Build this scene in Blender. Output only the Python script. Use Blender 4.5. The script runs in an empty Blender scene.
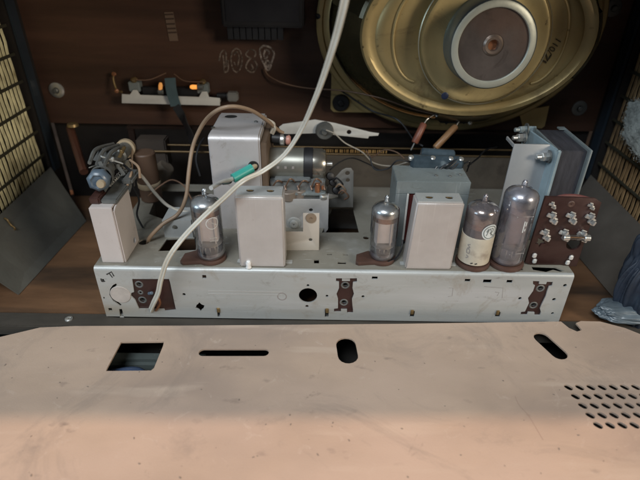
import bpy, bmesh, math, random
from mathutils import Vector, Matrix, noise
random.seed(7)
S = 0.01                      # everything below is written in centimetres
sc = bpy.context.scene
COL = sc.collection
R = math.radians

# ------------------------------------------------------------------ camera
FPX = 500.0
PITCH, ROLL = R(32.0), R(0.9)
CAM = Vector((0, -30.0, 26.2))
fwd = Vector((0, math.cos(PITCH), -math.sin(PITCH)))
up0 = Vector((0, math.sin(PITCH), math.cos(PITCH)))
rt0 = Vector((1, 0, 0))
# picture content turned clockwise by ROLL
rt = rt0 * math.cos(ROLL) + up0 * math.sin(ROLL)
up = up0 * math.cos(ROLL) - rt0 * math.sin(ROLL)
def ray(u, v): return fwd + rt * ((u - 320) / FPX) + up * ((240 - v) / FPX)
def aty(u, v, Y):
    d = ray(u, v); return CAM + d * ((Y - CAM.y) / d.y)
def atz(u, v, Z):
    d = ray(u, v); return CAM + d * ((Z - CAM.z) / d.z)
def atx(u, v, X):
    d = ray(u, v); return CAM + d * ((X - CAM.x) / d.x)
def proj(p):
    q = Vector(p) - CAM; f = q.dot(fwd)
    return 320 + FPX * q.dot(rt) / f, 240 - FPX * q.dot(up) / f
def ztop(x, y, v):
    a, b = -2.0, 26.0
    for _ in range(40):
        m = (a + b) / 2
        if proj((x, y, m))[1] > v: a = m
        else: b = m
    return a

cd = bpy.data.cameras.new('camera'); co = bpy.data.objects.new('camera', cd); COL.objects.link(co)
M3 = Matrix((rt, up, -fwd)).transposed()
co.matrix_world = Matrix.Translation(CAM * S) @ M3.to_4x4()
cd.sensor_width = 36; cd.lens = 36 * FPX / 640; cd.clip_start = 0.01; cd.clip_end = 50
cd.dof.use_dof = True; cd.dof.focus_distance = 0.375; cd.dof.aperture_fstop = 6.5
sc.camera = co

# ------------------------------------------------------------------ materials
MATS = {}
def mat(name, col, rough=0.5, metal=0.0, vary=0.12, scale=18, bump=0.0, bscale=None, spots=None,
        col2=None, stretch=(1, 1, 1), spec=0.5, coat=0.0, emit=None, estr=0, sheen=0, trans=0, detail=6, scr=None, grime=None):
    if name in MATS: return MATS[name]
    m = bpy.data.materials.new(name); m.use_nodes = True
    nt = m.node_tree; N = nt.nodes; L = nt.links
    b = N['Principled BSDF']
    tc = N.new('ShaderNodeTexCoord'); mp = N.new('ShaderNodeMapping')
    mp.inputs['Scale'].default_value = stretch
    L.new(tc.outputs['Object'], mp.inputs['Vector'])
    nz = N.new('ShaderNodeTexNoise'); nz.inputs['Scale'].default_value = scale
    nz.inputs['Detail'].default_value = detail; nz.inputs['Roughness'].default_value = 0.62
    L.new(mp.outputs[0], nz.inputs['Vector'])
    cr = N.new('ShaderNodeValToRGB')
    c2 = col2 if col2 else tuple(min(1, c * (1 + vary)) for c in col)
    c1 = tuple(c * (1 - vary) for c in col)
    cr.color_ramp.elements[0].position = 0.34; cr.color_ramp.elements[1].position = 0.66
    cr.color_ramp.elements[0].color = (*c1, 1); cr.color_ramp.elements[1].color = (*c2, 1)
    L.new(nz.outputs['Fac'], cr.inputs['Fac'])
    out = cr.outputs['Color']
    if spots:
        for k, (scol, ssc, lo, hi) in enumerate(spots):
            n2 = N.new('ShaderNodeTexNoise'); n2.inputs['Scale'].default_value = ssc
            n2.inputs['Detail'].default_value = 4
            v = N.new('ShaderNodeVectorMath'); v.operation = 'ADD'
            v.inputs[1].default_value = (k * 3.1 + 1, k * 1.7, 2.3)
            L.new(mp.outputs[0], v.inputs[0]); L.new(v.outputs[0], n2.inputs['Vector'])
            r2 = N.new('ShaderNodeValToRGB')
            r2.color_ramp.elements[0].position = lo; r2.color_ramp.elements[1].position = hi
            L.new(n2.outputs['Fac'], r2.inputs['Fac'])
            mx = N.new('ShaderNodeMix'); mx.data_type = 'RGBA'
            L.new(r2.outputs['Color'], mx.inputs[0]); L.new(out, mx.inputs[6])
            mx.inputs[7].default_value = (*scol, 1); out = mx.outputs[2]
    if scr:                                    # fine rubbed streaks: (colour, stretch vector, lo, hi)
        for scol, sv, lo, hi in scr:
            m4 = N.new('ShaderNodeMapping'); m4.inputs['Scale'].default_value = sv; m4.inputs['Rotation'].default_value = (.03, .05, .04)
            L.new(tc.outputs['Object'], m4.inputs['Vector'])
            n4 = N.new('ShaderNodeTexNoise'); n4.inputs['Scale'].default_value = 1; n4.inputs['Detail'].default_value = 3
            L.new(m4.outputs[0], n4.inputs['Vector'])
            r4 = N.new('ShaderNodeMapRange'); r4.inputs[1].default_value = lo; r4.inputs[2].default_value = hi; r4.inputs[4].default_value = .75
            L.new(n4.outputs['Fac'], r4.inputs[0])
            mx = N.new('ShaderNodeMix'); mx.data_type = 'RGBA'; L.new(r4.outputs[0], mx.inputs[0]); L.new(out, mx.inputs[6]); mx.inputs[7].default_value = (*scol, 1); out = mx.outputs[2]
    if grime:                                  # smeary dirt with ragged outlines: (colour, scale, lo, hi)
        for k, (gcol, gs, lo, hi) in enumerate(grime):
            n5 = N.new('ShaderNodeTexNoise'); n5.inputs['Scale'].default_value = gs; n5.inputs['Detail'].default_value = 10; n5.inputs['Roughness'].default_value = .72; n5.inputs['Distortion'].default_value = 1.4
            v5 = N.new('ShaderNodeVectorMath'); v5.operation = 'ADD'; v5.inputs[1].default_value = (5.3 + k, 2.1, 7.7 + k * 2)
            L.new(tc.outputs['Object'], v5.inputs[0]); L.new(v5.outputs[0], n5.inputs['Vector'])
            r5 = N.new('ShaderNodeMapRange'); r5.inputs[1].default_value = lo; r5.inputs[2].default_value = hi; r5.inputs[4].default_value = .85
            L.new(n5.outputs['Fac'], r5.inputs[0])
            mx = N.new('ShaderNodeMix'); mx.data_type = 'RGBA'; L.new(r5.outputs[0], mx.inputs[0]); L.new(out, mx.inputs[6]); mx.inputs[7].default_value = (*gcol, 1); out = mx.outputs[2]
    L.new(out, b.inputs['Base Color'])
    b.inputs['Metallic'].default_value = metal
    b.inputs['Specular IOR Level'].default_value = spec
    b.inputs['Coat Weight'].default_value = coat; b.inputs['Coat Roughness'].default_value = 0.15
    if trans: b.inputs['Transmission Weight'].default_value = trans
    mr = N.new('ShaderNodeMapRange'); mr.inputs[3].default_value = max(0.02, rough - 0.1); mr.inputs[4].default_value = min(1, rough + 0.12)
    L.new(nz.outputs['Fac'], mr.inputs[0]); L.new(mr.outputs[0], b.inputs['Roughness'])
    if bump:
        n3 = N.new('ShaderNodeTexNoise'); n3.inputs['Scale'].default_value = bscale or scale * 8
        n3.inputs['Detail'].default_value = 5
        L.new(mp.outputs[0], n3.inputs['Vector'])
        bp = N.new('ShaderNodeBump'); bp.inputs['Strength'].default_value = bump; bp.inputs['Distance'].default_value = 0.0006
        L.new(n3.outputs['Fac'], bp.inputs['Height']); L.new(bp.outputs[0], b.inputs['Normal'])
    if emit:
        b.inputs['Emission Color'].default_value = (*emit, 1); b.inputs['Emission Strength'].default_value = estr
    MATS[name] = m
    return m

def glass(name, tint=(0.9, 0.95, 1.0), gl=1.0, film=0.0, filmcol=(.5, .5, .55)):
    m = bpy.data.materials.new(name); m.use_nodes = True
    nt = m.node_tree; N = nt.nodes; L = nt.links; N.clear()
    o = N.new('ShaderNodeOutputMaterial'); tr = N.new('ShaderNodeBsdfTransparent'); tr.inputs[0].default_value = (*tint, 1)
    g = N.new('ShaderNodeBsdfGlossy'); g.inputs['Roughness'].default_value = 0.09
    g.inputs[0].default_value = (1, 1, 1, 1)
    fr = N.new('ShaderNodeLayerWeight'); fr.inputs[0].default_value = 0.32
    mu = N.new('ShaderNodeMath'); mu.operation = 'MULTIPLY'; mu.inputs[1].default_value = gl
    ad = N.new('ShaderNodeMath'); ad.operation = 'ADD'; ad.inputs[1].default_value = 0.07; ad.use_clamp = True
    L.new(fr.outputs['Fresnel'], mu.inputs[0]); L.new(mu.outputs[0], ad.inputs[0])
    mx = N.new('ShaderNodeMixShader'); L.new(ad.outputs[0], mx.inputs[0]); L.new(tr.outputs[0], mx.inputs[1]); L.new(g.outputs[0], mx.inputs[2])
    last = mx.outputs[0]
    if film:                                   # dusty, smoky bloom on the glass
        d = N.new('ShaderNodeBsdfDiffuse'); d.inputs[0].default_value = (*filmcol, 1)
        nz = N.new('ShaderNodeTexNoise'); nz.inputs['Scale'].default_value = 120
        tc = N.new('ShaderNodeTexCoord'); L.new(tc.outputs['Object'], nz.inputs['Vector'])
        m2 = N.new('ShaderNodeMath'); m2.operation = 'MULTIPLY'; m2.inputs[1].default_value = film * 2
        L.new(nz.outputs['Fac'], m2.inputs[0])
        mm = N.new('ShaderNodeMixShader'); L.new(m2.outputs[0], mm.inputs[0]); L.new(last, mm.inputs[1]); L.new(d.outputs[0], mm.inputs[2]); last = mm.outputs[0]
    L.new(last, o.inputs[0])
    return m

zinc = mat('dull_zinc_plate', (.44, .45, .44), .48, .35, .08, 30, .15, 500, spots=[((.30, .27, .22), 14, .60, .74), ((.50, .54, .56), 9, .5, .7)])
zinc_top = mat('dusty_shaded_zinc_top', (.235, .22, .185), .6, .2, .12, 26, .2, 500, spots=[((.17, .15, .12), 12, .55, .75), ((.32, .31, .28), 30, .6, .75)], grime=[((.12, .10, .08), 30, .56, .72), ((.42, .42, .40), 90, .62, .72)], scr=[((.45, .45, .43), (60, 500, 60), .66, .74)])  # dust on the top sheet, darkened further to hold the cabinet's shade
tuner_top = 0
zinc_front = mat('zinc_chassis_face', (.425, .44, .435), .44, .35, .06, 22, .12, 500, stretch=(.35, 1, 1.6),
                 spots=[((.36, .30, .22), 9, .54, .70), ((.50, .51, .52), 20, .55, .7), ((.2, .19, .18), 160, .70, .78)],
                 scr=[((.54, .56, .56), (25, 200, 900), .64, .82), ((.36, .34, .31), (18, 200, 700), .70, .86)], grime=[((.27, .21, .145), 18, .565, .76), ((.28, .27, .25), 60, .59, .74), ((.12, .08, .05), 110, .68, .76)])
can_al = mat('brushed_can_aluminium', (.53, .505, .49), .42, .4, .05, 60, .25, 200, spots=[((.43, .38, .36), 25, .58, .75)], scr=[((.68, .65, .64), (900, 200, 12), .62, .85), ((.42, .38, .36), (700, 200, 20), .70, .86)], grime=[((.30, .25, .21), 60, .64, .74)])
can_al2 = mat('pale_can_aluminium', (.50, .465, .445), .45, .35, .06, 40, .25, 180, spots=[((.40, .35, .33), 20, .56, .75)], scr=[((.64, .60, .58), (900, 200, 14), .62, .88), ((.40, .35, .33), (90, 300, 160), .70, .82)], grime=[((.30, .24, .20), 45, .64, .75)])
tuner_al = mat('tuner_box_metal', (.48, .46, .46), .45, .35, .05, 35, .2, 200, spots=[((.36, .32, .28), 40, .62, .78)], scr=[((.60, .58, .58), (700, 200, 14), .66, .90)], grime=[((.25, .21, .17), 40, .58, .74)])
blue_steel = mat('blue_grey_frame_steel', (.25, .285, .29), .42, .4, .1, 40, .15, 500, spots=[((.24, .25, .24), 30, .6, .75)], grime=[((.13, .12, .10), 40, .56, .72)], scr=[((.4, .44, .45), (300, 300, 30), .64, .74)])
dark_steel = mat('tarnished_grey_metal', (.16, .165, .16), .5, .5, .3, 45, .3, 400)
lam = mat('dark_laminated_core', (.05, .05, .06), .55, .3, .3, 30, .3, 300, stretch=(6, 1, 1))
wood = mat('dark_stained_plywood', (.072, .034, .021), .55, 0, .3, 12, .2, 160, stretch=(.4, 1, 4), spots=[((.035, .016, .01), 6, .45, .7)], coat=.1)
wood_floor = mat('worn_brown_floor_wood', (.13, .066, .032), .6, 0, .35, 14, .25, 160, stretch=(.5, 2, 1), spots=[((.02, .014, .010), 10, .52, .7)])
rail_m = mat('dusty_dark_rail', (.045, .038, .03), .7, 0, .3, 25, .3, 300, stretch=(.5, 1, 1))
black = mat('matt_black_plastic', (.012, .012, .014), .45, 0, .2, 30, .1)
blackwall = mat('near_black_side_panel', (.014, .011, .010), .6, 0, .3, 20, .2)
strip_m = mat('dark_blue_black_strip', (.018, .026, .036), .35, 0, .2, 20)
lit_rib = mat('lit_grille_cloth', (.80, .74, .46), .75, 0, .25, 60, .4, 500, spots=[((.25, .2, .1), 30, .5, .75)])
shaded_rib = mat('shaded_grille_cloth', (.27, .17, .08), .75, 0, .3, 60, .4, 500, spots=[((.14, .08, .04), 30, .5, .75)])
grey_card = mat('grey_green_card', (.115, .116, .105), .42, .2, .15, 20, .2, 300, grime=[((.09, .085, .075), 16, .5, .72)])
hardboard = mat('pinkish_hardboard', (.43, .318, .243), .58, 0, .07, 16, .2, 1100, stretch=(.8, 1.4, 1),
                spots=[((.31, .235, .19), 9, .48, .70), ((.24, .18, .145), 75, .66, .78), ((.13, .10, .085), 26, .70, .78), ((.48, .36, .29), 5, .5, .7)], grime=[((.26, .205, .17), 11, .54, .76), ((.15, .115, .09), 24, .645, .74), ((.50, .40, .33), 60, .60, .74)], scr=[((.50, .39, .31), (8, 60, 60), .62, .75)])
hb_edge = mat('hardboard_cut_edge', (.40, .30, .24), .8, 0, .1)
gold = mat('gold_passivated_steel', (.50, .385, .18), .42, .45, .12, 14, .08, 400, spots=[((.30, .235, .12), 9, .5, .75), ((.10, .07, .03), 140, .68, .78)], grime=[((.20, .14, .07), 16, .57, .74), ((.60, .50, .30), 50, .66, .74)])
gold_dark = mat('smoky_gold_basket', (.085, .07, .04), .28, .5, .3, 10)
cone_m = mat('dark_paper_cone', (.05, .042, .022), .25, 0, .2, 30, .3)
ring_m = mat('pale_zinc_yoke', (.42, .43, .37), .4, .35, .08, 40, .1, grime=[((.28, .25, .18), 50, .58, .74)])
yoke_side = mat('bluish_yoke_steel', (.26, .31, .34), .3, .8, .1, 40)
disc_m = mat('brown_magnet_disc', (.085, .070, .064), .3, .25, .3, 30, .2, spots=[((.13, .08, .06), 18, .5, .75)], grime=[((.045, .035, .03), 40, .56, .7)])
copper = mat('copper', (.42, .19, .10), .35, .7, .2, 60)
brass = mat('old_brass', (.30, .21, .10), .35, .7, .2, 60)
bakelite = mat('brown_bakelite', (.032, .013, .011), .38, 0, .25, 40, .2, 300, spots=[((.09, .045, .036), 20, .55, .75)])
socket_m = mat('brown_socket_wafer', (.075, .038, .028), .5, 0, .2, 60, .2)
silver = mat('tinned_metal', (.62, .62, .60), .3, .8, .1, 80)
getter = mat('silver_getter', (.55, .55, .54), .33, .8, .25, 90, grime=[((.16, .13, .11), 120, .58, .7)])
getter_br = mat('brown_getter_edge', (.26, .15, .11), .2, .8, .2, 60)
anode = mat('grey_anode', (.74, .67, .65), .5, .1, .08, 60)
anode_dk = mat('dark_anode', (.27, .25, .28), .4, .3, .15, 60)
mica = mat('mica_disc', (.35, .33, .32), .3, 0, .1)
tubelabel = mat('cream_paper_sleeve', (.52, .47, .38), .6, 0, .12, 60, .1, spots=[((.30, .25, .2), 60, .6, .72)])
ink = mat('dark_print', (.03, .03, .03), .5)
ink_faint = mat('faint_grey_print', (.26, .24, .23), .6)
whitepaint = mat('pale_print', (.65, .68, .68), .6)
chalk = mat('chalk_line', (.20, .155, .13), .95, 0, .6, 300, .5)
chalk_b = mat('bright_chalk_line', (.36, .30, .27), .95, 0, .6, 300, .5)
for cm_ in (chalk, chalk_b):
    nt = cm_.node_tree; N = nt.nodes; L = nt.links; b_ = N['Principled BSDF']
    n_ = N.new('ShaderNodeTexNoise'); n_.inputs['Scale'].default_value = 260; n_.inputs['Detail'].default_value = 4
    tc_n = N.new('ShaderNodeTexCoord'); L.new(tc_n.outputs['Object'], n_.inputs['Vector'])
    mr_ = N.new('ShaderNodeMapRange'); mr_.inputs[1].default_value = .36; mr_.inputs[2].default_value = .56
    L.new(n_.outputs['Fac'], mr_.inputs[0]); L.new(mr_.outputs[0], b_.inputs['Alpha'])
white_pl = mat('white_plate', (.60, .59, .56), .55, 0, .08, 30, .1)
white_metal = mat('white_bracket_metal', (.56, .51, .49), .48, .2, .05, 30, .1, grime=[((.30, .25, .2), 50, .6, .74)])
cable_m = mat('ivory_twin_lead', (.56, .53, .46), .32, 0, .07, 60, spots=[((.38, .32, .24), 14, .45, .7)], grime=[((.24, .19, .14), 60, .60, .74)])
wire_brown = mat('beige_brown_wire', (.26, .18, .12), .5, 0, .1, 60)
wire_pale = mat('pale_wire', (.42, .38, .32), .5, 0, .1, 60)
wire_thin = mat('thin_brown_wire', (.20, .12, .08), .45, .2, .1, 60)
wire_black = mat('black_wire', (.015, .015, .017), .4)
teal = mat('teal_sleeve', (.03, .30, .25), .4, 0, .1, 60)
teal_dark = mat('faded_blue_tape', (.07, .11, .125), .5, 0, .15, 60)
redbrown = mat('red_brown_resistor', (.19, .065, .04), .4, 0, .15, 80, stretch=(1, 1, 1))
tan = mat('tan_resistor', (.28, .15, .07), .4, 0, .15, 80)
blueclear = mat('slate_blue_capacitor', (.045, .065, .082), .22, .2, .3, 70, spots=[((.25, .3, .33), 50, .55, .7)])
bluecap = mat('light_blue_plastic', (.085, .115, .15), .3, 0, .15, 50)
cream_pl = mat('cream_plastic', (.36, .29, .20), .4)
dial_plate = mat('beige_grey_dial_plate', (.10, .08, .06), .6, .1, .12, 14, .1, grime=[((.05, .038, .03), 18, .5, .7)])
amber = mat('amber_lamp_glint', (.8, .4, .1), .3, emit=(1.0, .36, .07), estr=.9)  # weak emission stands in for an orange reflection on the lamp
navy = mat('navy_folded_cloth', (.016, .024, .040), .6, 0, .4, 30, .2, 900, spots=[((.03, .045, .065), 40, .56, .7)])
fluff = mat('white_wadding', (.36, .38, .36), .95, 0, .3, 90, .8, 300, grime=[((.14, .14, .12), 90, .55, .7)])
milky = mat('milky_plastic_film', (.10, .125, .145), .35, 0, .3, 40, .1, 80)
hole_m = mat('hole_shade', (.008, .008, .008), .8)  # black discs in this colour stand in for the shade inside holes
bluepaint = mat('blue_paint_dot', (.012, .02, .05), .4)
table_m = mat('dark_table_top', (.02, .018, .016), .6, 0, .3, 20)
greenstrip = mat('grey_green_strip', (.08, .095, .09), .5, 0, .2, 20)
glass_clear = glass('clear_valve_glass', (.97, .98, 1.0), 2.2, .025, (.6, .65, .7))
glass_smoky = glass('smoky_valve_glass', (.86, .85, .90), 1.8, .12, (.42, .41, .46))
glass_small = glass('fuse_glass', (.9, .9, .9), 1.2)

# ------------------------------------------------------------------ object helpers
ORG = {}
def tag(o, label=None, cat=None, group=None, kind=None):
    if label: o['label'] = label
    if cat: o['category'] = cat
    if group: o['group'] = group
    if kind: o['kind'] = kind
    return o
def thing(name, base, label, cat, group=None):
    o = bpy.data.objects.new(name, None); COL.objects.link(o)
    base = Vector(base); o.location = base * S; o.empty_display_size = 0.01; ORG[o.name] = base
    return tag(o, label, cat, group)
def obj(name, bm, m, parent=None, base=None, smooth=40, label=None):
    org = ORG[parent.name] if parent else Vector(base if base is not None else (0, 0, 0))
    bmesh.ops.recalc_face_normals(bm, faces=bm.faces[:])
    bm.transform(Matrix.Translation(-org)); bm.transform(Matrix.Scale(S, 4))
    me = bpy.data.meshes.new(name); bm.to_mesh(me); bm.free()
    ms = m if isinstance(m, (list, tuple)) else [m]
    for x in ms: me.materials.append(x)
    me.shade_smooth(); me.set_sharp_from_angle(angle=R(smooth))
    o = bpy.data.objects.new(name, me); COL.objects.link(o)
    if parent: o.parent = parent
    else: o.location = org * S
    ORG[o.name] = org
    if label: o['label'] = label
    return o
def setmat(bm, n0, idx):
    bm.faces.ensure_lookup_table()
    for f in bm.faces[n0:]: f.material_index = idx
def nb(): return bmesh.new()
def box(bm, lo, hi, bev=0.0, mtx=None, seg=2):
    lo = Vector(lo); hi = Vector(hi)
    t = bmesh.new(); bmesh.ops.create_cube(t, size=1)
    t.transform(Matrix.Translation((lo + hi) / 2) @ Matrix.Diagonal((*(hi - lo), 1)))
    if bev: bmesh.ops.bevel(t, geom=t.edges[:], offset=bev, segments=seg, affect='EDGES')
    if mtx: t.transform(mtx)
    merge(bm, t); return bm
def merge(bm, t, idx=None):
    me = bpy.data.meshes.new('tmp'); 
    if idx is not None:
        for f in t.faces: f.material_index = idx
    t.to_mesh(me); t.free(); bm.from_mesh(me); bpy.data.meshes.remove(me)
def axis_mtx(p0, d):
    q = Vector((0, 0, 1)).rotation_difference(Vector(d)); return Matrix.Translation(p0) @ q.to_matrix().to_4x4()
def lathe(bm, prof, origin=(0, 0, 0), axis=(0, 0, 1), seg=32, sx=1, sy=1, idx=0, mtx=None):
    """prof: list of (radius, height)"""
    t = bmesh.new(); rings = []
    for r, h in prof:
        if r < 1e-5: rings.append([t.verts.new((0, 0, h))])
        else: rings.append([t.verts.new((sx * r * math.cos(2 * math.pi * k / seg), sy * r * math.sin(2 * math.pi * k / seg), h)) for k in range(seg)])
    for a, b in zip(rings, rings[1:]):
        for k in range(seg):
            k2 = (k + 1) % seg
            if len(a) == 1 and len(b) == 1: continue
            if len(a) == 1: t.faces.new((a[0], b[k], b[k2]))
            elif len(b) == 1: t.faces.new((a[k], a[k2], b[0]))
            else: t.faces.new((a[k], a[k2], b[k2], b[k]))
    for f in t.faces: f.material_index = idx
    t.transform(mtx if mtx else axis_mtx(Vector(origin), axis)); merge(bm, t); return bm
def cyl(bm, p0, p1, r, r1=None, seg=24, bev=0.0, idx=0):
    p0 = Vector(p0); p1 = Vector(p1); h = (p1 - p0).length; r1 = r if r1 is None else r1
    b = min(bev, r * .5, h * .4)
    pr = [(0, 0), (r - b, 0), (r, b), (r1, h - b), (r1 - b, h), (0, h)] if b else [(0, 0), (r, 0), (r1, h), (0, h)]
    lathe(bm, pr, p0, p1 - p0, seg, idx=idx); return bm
def smooth_path(pts, n=8):
    P = [Vector(p) for p in pts]; P = [P[0] * 2 - P[1]] + P + [P[-1] * 2 - P[-2]]; out = []
    for i in range(1, len(P) - 2):
        for k in range(n):
            t = k / n; a, b, c, d = P[i - 1], P[i], P[i + 1], P[i + 2]
            out.append(.5 * ((2 * b) + (c - a) * t + (2 * a - 5 * b + 4 * c - d) * t * t + (3 * b - a - 3 * c + d) * t ** 3))
    out.append(P[-2].copy()); return out
def tube(bm, pts, r, seg=8, n=8, smooth=True, sect=None, rfun=None, updir=None, idx=0):
    P = smooth_path(pts, n) if smooth else [Vector(p) for p in pts]
    if sect is None: sect = [(math.cos(2 * math.pi * k / seg), math.sin(2 * math.pi * k / seg)) for k in range(seg)]
    t = bmesh.new(); rings = []
    T = (P[1] - P[0]).normalized()
    nrm = T.orthogonal().normalized() if updir is None else (Vector(updir) - T * Vector(updir).dot(T)).normalized()
    for i, p in enumerate(P):
        T = (P[min(i + 1, len(P) - 1)] - P[max(i - 1, 0)]).normalized()
        if updir is not None: nrm = Vector(updir)
        nrm = (nrm - T * nrm.dot(T)).normalized(); bi = T.cross(nrm)
        rr = r * (rfun(i / (len(P) - 1)) if rfun else 1)
        rings.append([t.verts.new(p + bi * (a * rr) + nrm * (b * rr)) for a, b in sect])
    m = len(sect)
    for a, b in zip(rings, rings[1:]):
        for k in range(m): t.faces.new((a[k], a[(k + 1) % m], b[(k + 1) % m], b[k]))
    t.faces.new(rings[0][::-1]); t.faces.new(rings[-1])
    for f in t.faces: f.material_index = idx
    merge(bm, t); return bm
def frame(o, ex, ey, ez):
    m = Matrix.Identity(4)
    for i, c in enumerate((Vector(ex), Vector(ey), Vector(ez), Vector(o))):
        for j in range(3): m[j][i] = c[j]
    return m
def plate(bm, outline, holes, th, mtx, bev=0.0, idx=0):
    """flat sheet with real holes: outline/holes 2-D loops, thickness th centred on the plane"""
    cu = bpy.data.curves.new('t', 'CURVE'); cu.dimensions = '2D'; cu.fill_mode = 'BOTH'; cu.extrude = max(th / 2 - bev, .001)
    cu.bevel_depth = bev; cu.bevel_resolution = 1; cu.offset = -bev
    for loop in [outline] + list(holes):
        s = cu.splines.new('POLY'); s.points.add(len(loop) - 1)
        for q, p in zip(s.points, loop): q.co = (p[0], p[1], 0, 1)
        s.use_cyclic_u = True
    o = bpy.data.objects.new('t', cu); me = bpy.data.meshes.new_from_object(o)
    t = bmesh.new(); t.from_mesh(me); bpy.data.meshes.remove(me); bpy.data.objects.remove(o); bpy.data.curves.remove(cu)
    bmesh.ops.remove_doubles(t, verts=t.verts[:], dist=1e-5)
    t.transform(mtx); merge(bm, t, idx); return bm
def circ(c, r, n=20, ry=None, a0=0): 
    ry = r if ry is None else ry
    return [(c[0] + r * math.cos(2 * math.pi * k / n + a0), c[1] + ry * math.sin(2 * math.pi * k / n + a0)) for k in range(n)]
def rect(x0, y0, x1, y1): return [(x0, y0), (x1, y0), (x1, y1), (x0, y1)]
def rrect(x0, y0, x1, y1, r, n=4):
    out = []
    for cx, cy, a in ((x1 - r, y0 + r, -90), (x1 - r, y1 - r, 0), (x0 + r, y1 - r, 90), (x0 + r, y0 + r, 180)):
        for k in range(n + 1):
            t = R(a + 90 * k / n); out.append((cx + r * math.cos(t), cy + r * math.sin(t)))
    return out
def sheet(bm, outline, holes, th, mtx):
    """big sheet with many holes: constrained triangulation, then both faces and the cut edges"""
    from mathutils.geometry import delaunay_2d_cdt
    loops = [outline] + list(holes); V = []; E = []; F = []
    for lp in loops:
        b0 = len(V); V += [Vector((p[0], p[1])) for p in lp]; n = len(lp); E += [(b0 + k, b0 + (k + 1) % n) for k in range(n)]; F.append([b0 + k for k in range(n)])
    vo, eo, fo, ov, oe, of = delaunay_2d_cdt(V, E, [], 0, 1e-5)
    def inside(p, lp):
        c = False; j = len(lp) - 1
        for i in range(len(lp)):
            a, b = lp[i], lp[j]
            if (a[1] > p[1]) != (b[1] > p[1]) and p[0] < (b[0] - a[0]) * (p[1] - a[1]) / (b[1] - a[1]) + a[0]: c = not c
            j = i
        return c
    t = bmesh.new(); top = [t.verts.new((p.x, p.y, th / 2)) for p in vo]; bot = [t.verts.new((p.x, p.y, -th / 2)) for p in vo]
    use = {}
    for f, src in zip(fo, of):
        g = (sum(vo[i].x for i in f) / len(f), sum(vo[i].y for i in f) / len(f))
        if not inside(g, outline) or any(inside(g, h) for h in holes): continue
        t.faces.new([top[i] for i in f]); t.faces.new([bot[i] for i in reversed(f)])
        for k in range(len(f)):
            e = (f[k], f[(k + 1) % len(f)]); use.setdefault(tuple(sorted(e)), []).append(e)
    for e in use.values():
        if len(e) == 1: a, b = e[0]; t.faces.new((top[b], top[a], bot[a], bot[b]))
    for v in [v for v in t.verts if not v.link_faces]: t.verts.remove(v)
    t.transform(mtx); merge(bm, t); return bm
FRONT = lambda Y: frame((0, Y, 0), (1, 0, 0), (0, 0, 1), (0, -1, 0))
TOP = lambda Z: frame((0, 0, Z), (1, 0, 0), (0, 1, 0), (0, 0, 1))
SIDE = lambda X: frame((X, 0, 0), (0, 1, 0), (0, 0, 1), (1, 0, 0))
def text(bm, s, size, mtx, th=.01, idx=0):
    cu = bpy.data.curves.new('t', 'FONT'); cu.body = s; cu.size = size; cu.extrude = th; cu.align_x = 'CENTER'; cu.align_y = 'CENTER'
    o = bpy.data.objects.new('t', cu); me = bpy.data.meshes.new_from_object(o)
    t = bmesh.new(); t.from_mesh(me); bpy.data.meshes.remove(me); bpy.data.objects.remove(o); bpy.data.curves.remove(cu)
    t.transform(mtx); merge(bm, t, idx); return bm
def stroke(bm, pts, r, mtx, n=6):
    sect = [(-1, -.15), (1, -.15), (1, .15), (-1, .15)]
    P = [mtx @ Vector((a, b, 0)) for a, b in pts]
    nz = (mtx.to_3x3() @ Vector((0, 0, 1)))
    tube(bm, P, r, sect=sect, n=n, updir=nz)
def screw(bm, c, axis, r=.28, h=.14, idx=0):
    """slotted cheese head"""
    ax = Vector(axis).normalized(); m = axis_mtx(Vector(c), ax)
    t = bmesh.new()
    lathe(t, [(0, -.02), (r, -.02), (r, h * .7), (r * .85, h), (r * .16, h), (r * .16, h)], seg=20)
    a = bmesh.new(); box(a, (-r * .85, .13 * r, h * .55), (r * .85, r * .8, h), .0); a.free()
    t.transform(m); merge(bm, t, idx)
    t = bmesh.new(); box(t, (-r * .5, r * .16, h * .5), (r * .5, r * .62, h * 1.12), .02); box(t, (-r * .5, -r * .62, h * .5), (r * .5, -r * .16, h * 1.12), .02)
    t.transform(m); merge(bm, t, idx)

# ------------------------------------------------------------------ table and cabinet
bm = nb(); box(bm, (-90, -60, -5), (90, 60, -3))
tag(obj('table_top', bm, table_m, base=(0, 0, -5)), 'dark table under the radio', kind='structure')

XW = 28.0; YB = 20.0; ZT = 29.5
cab = thing('radio_cabinet', (0, 8, -.9), 'dark wooden radio cabinet open at the back, slotted grilles in both side walls, the left coloured as if lit', 'radio cabinet')
bm = nb(); box(bm, (-XW - 1.2, .45, -1.0), (XW + 1.2, 22, 0), .0); obj('floor', bm, wood_floor, cab)
bm = nb(); box(bm, (-XW - 1.2, -1.15, -1.0), (XW + 1.2, .445, -.02), .08); rr = obj('rear_rail', bm, rail_m, cab)
bm = nb(); p = aty(69, 319, -.3); screw(bm, (p.x, -.3, -.02), (0, 0, 1), .3, .12); obj('screw', bm, silver, rr)
bm = nb(); box(bm, (-XW - 1.2, -1.2, ZT), (XW + 1.2, 21.5, ZT + 1.2), .0); obj('top_panel', bm, wood, cab)
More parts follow.
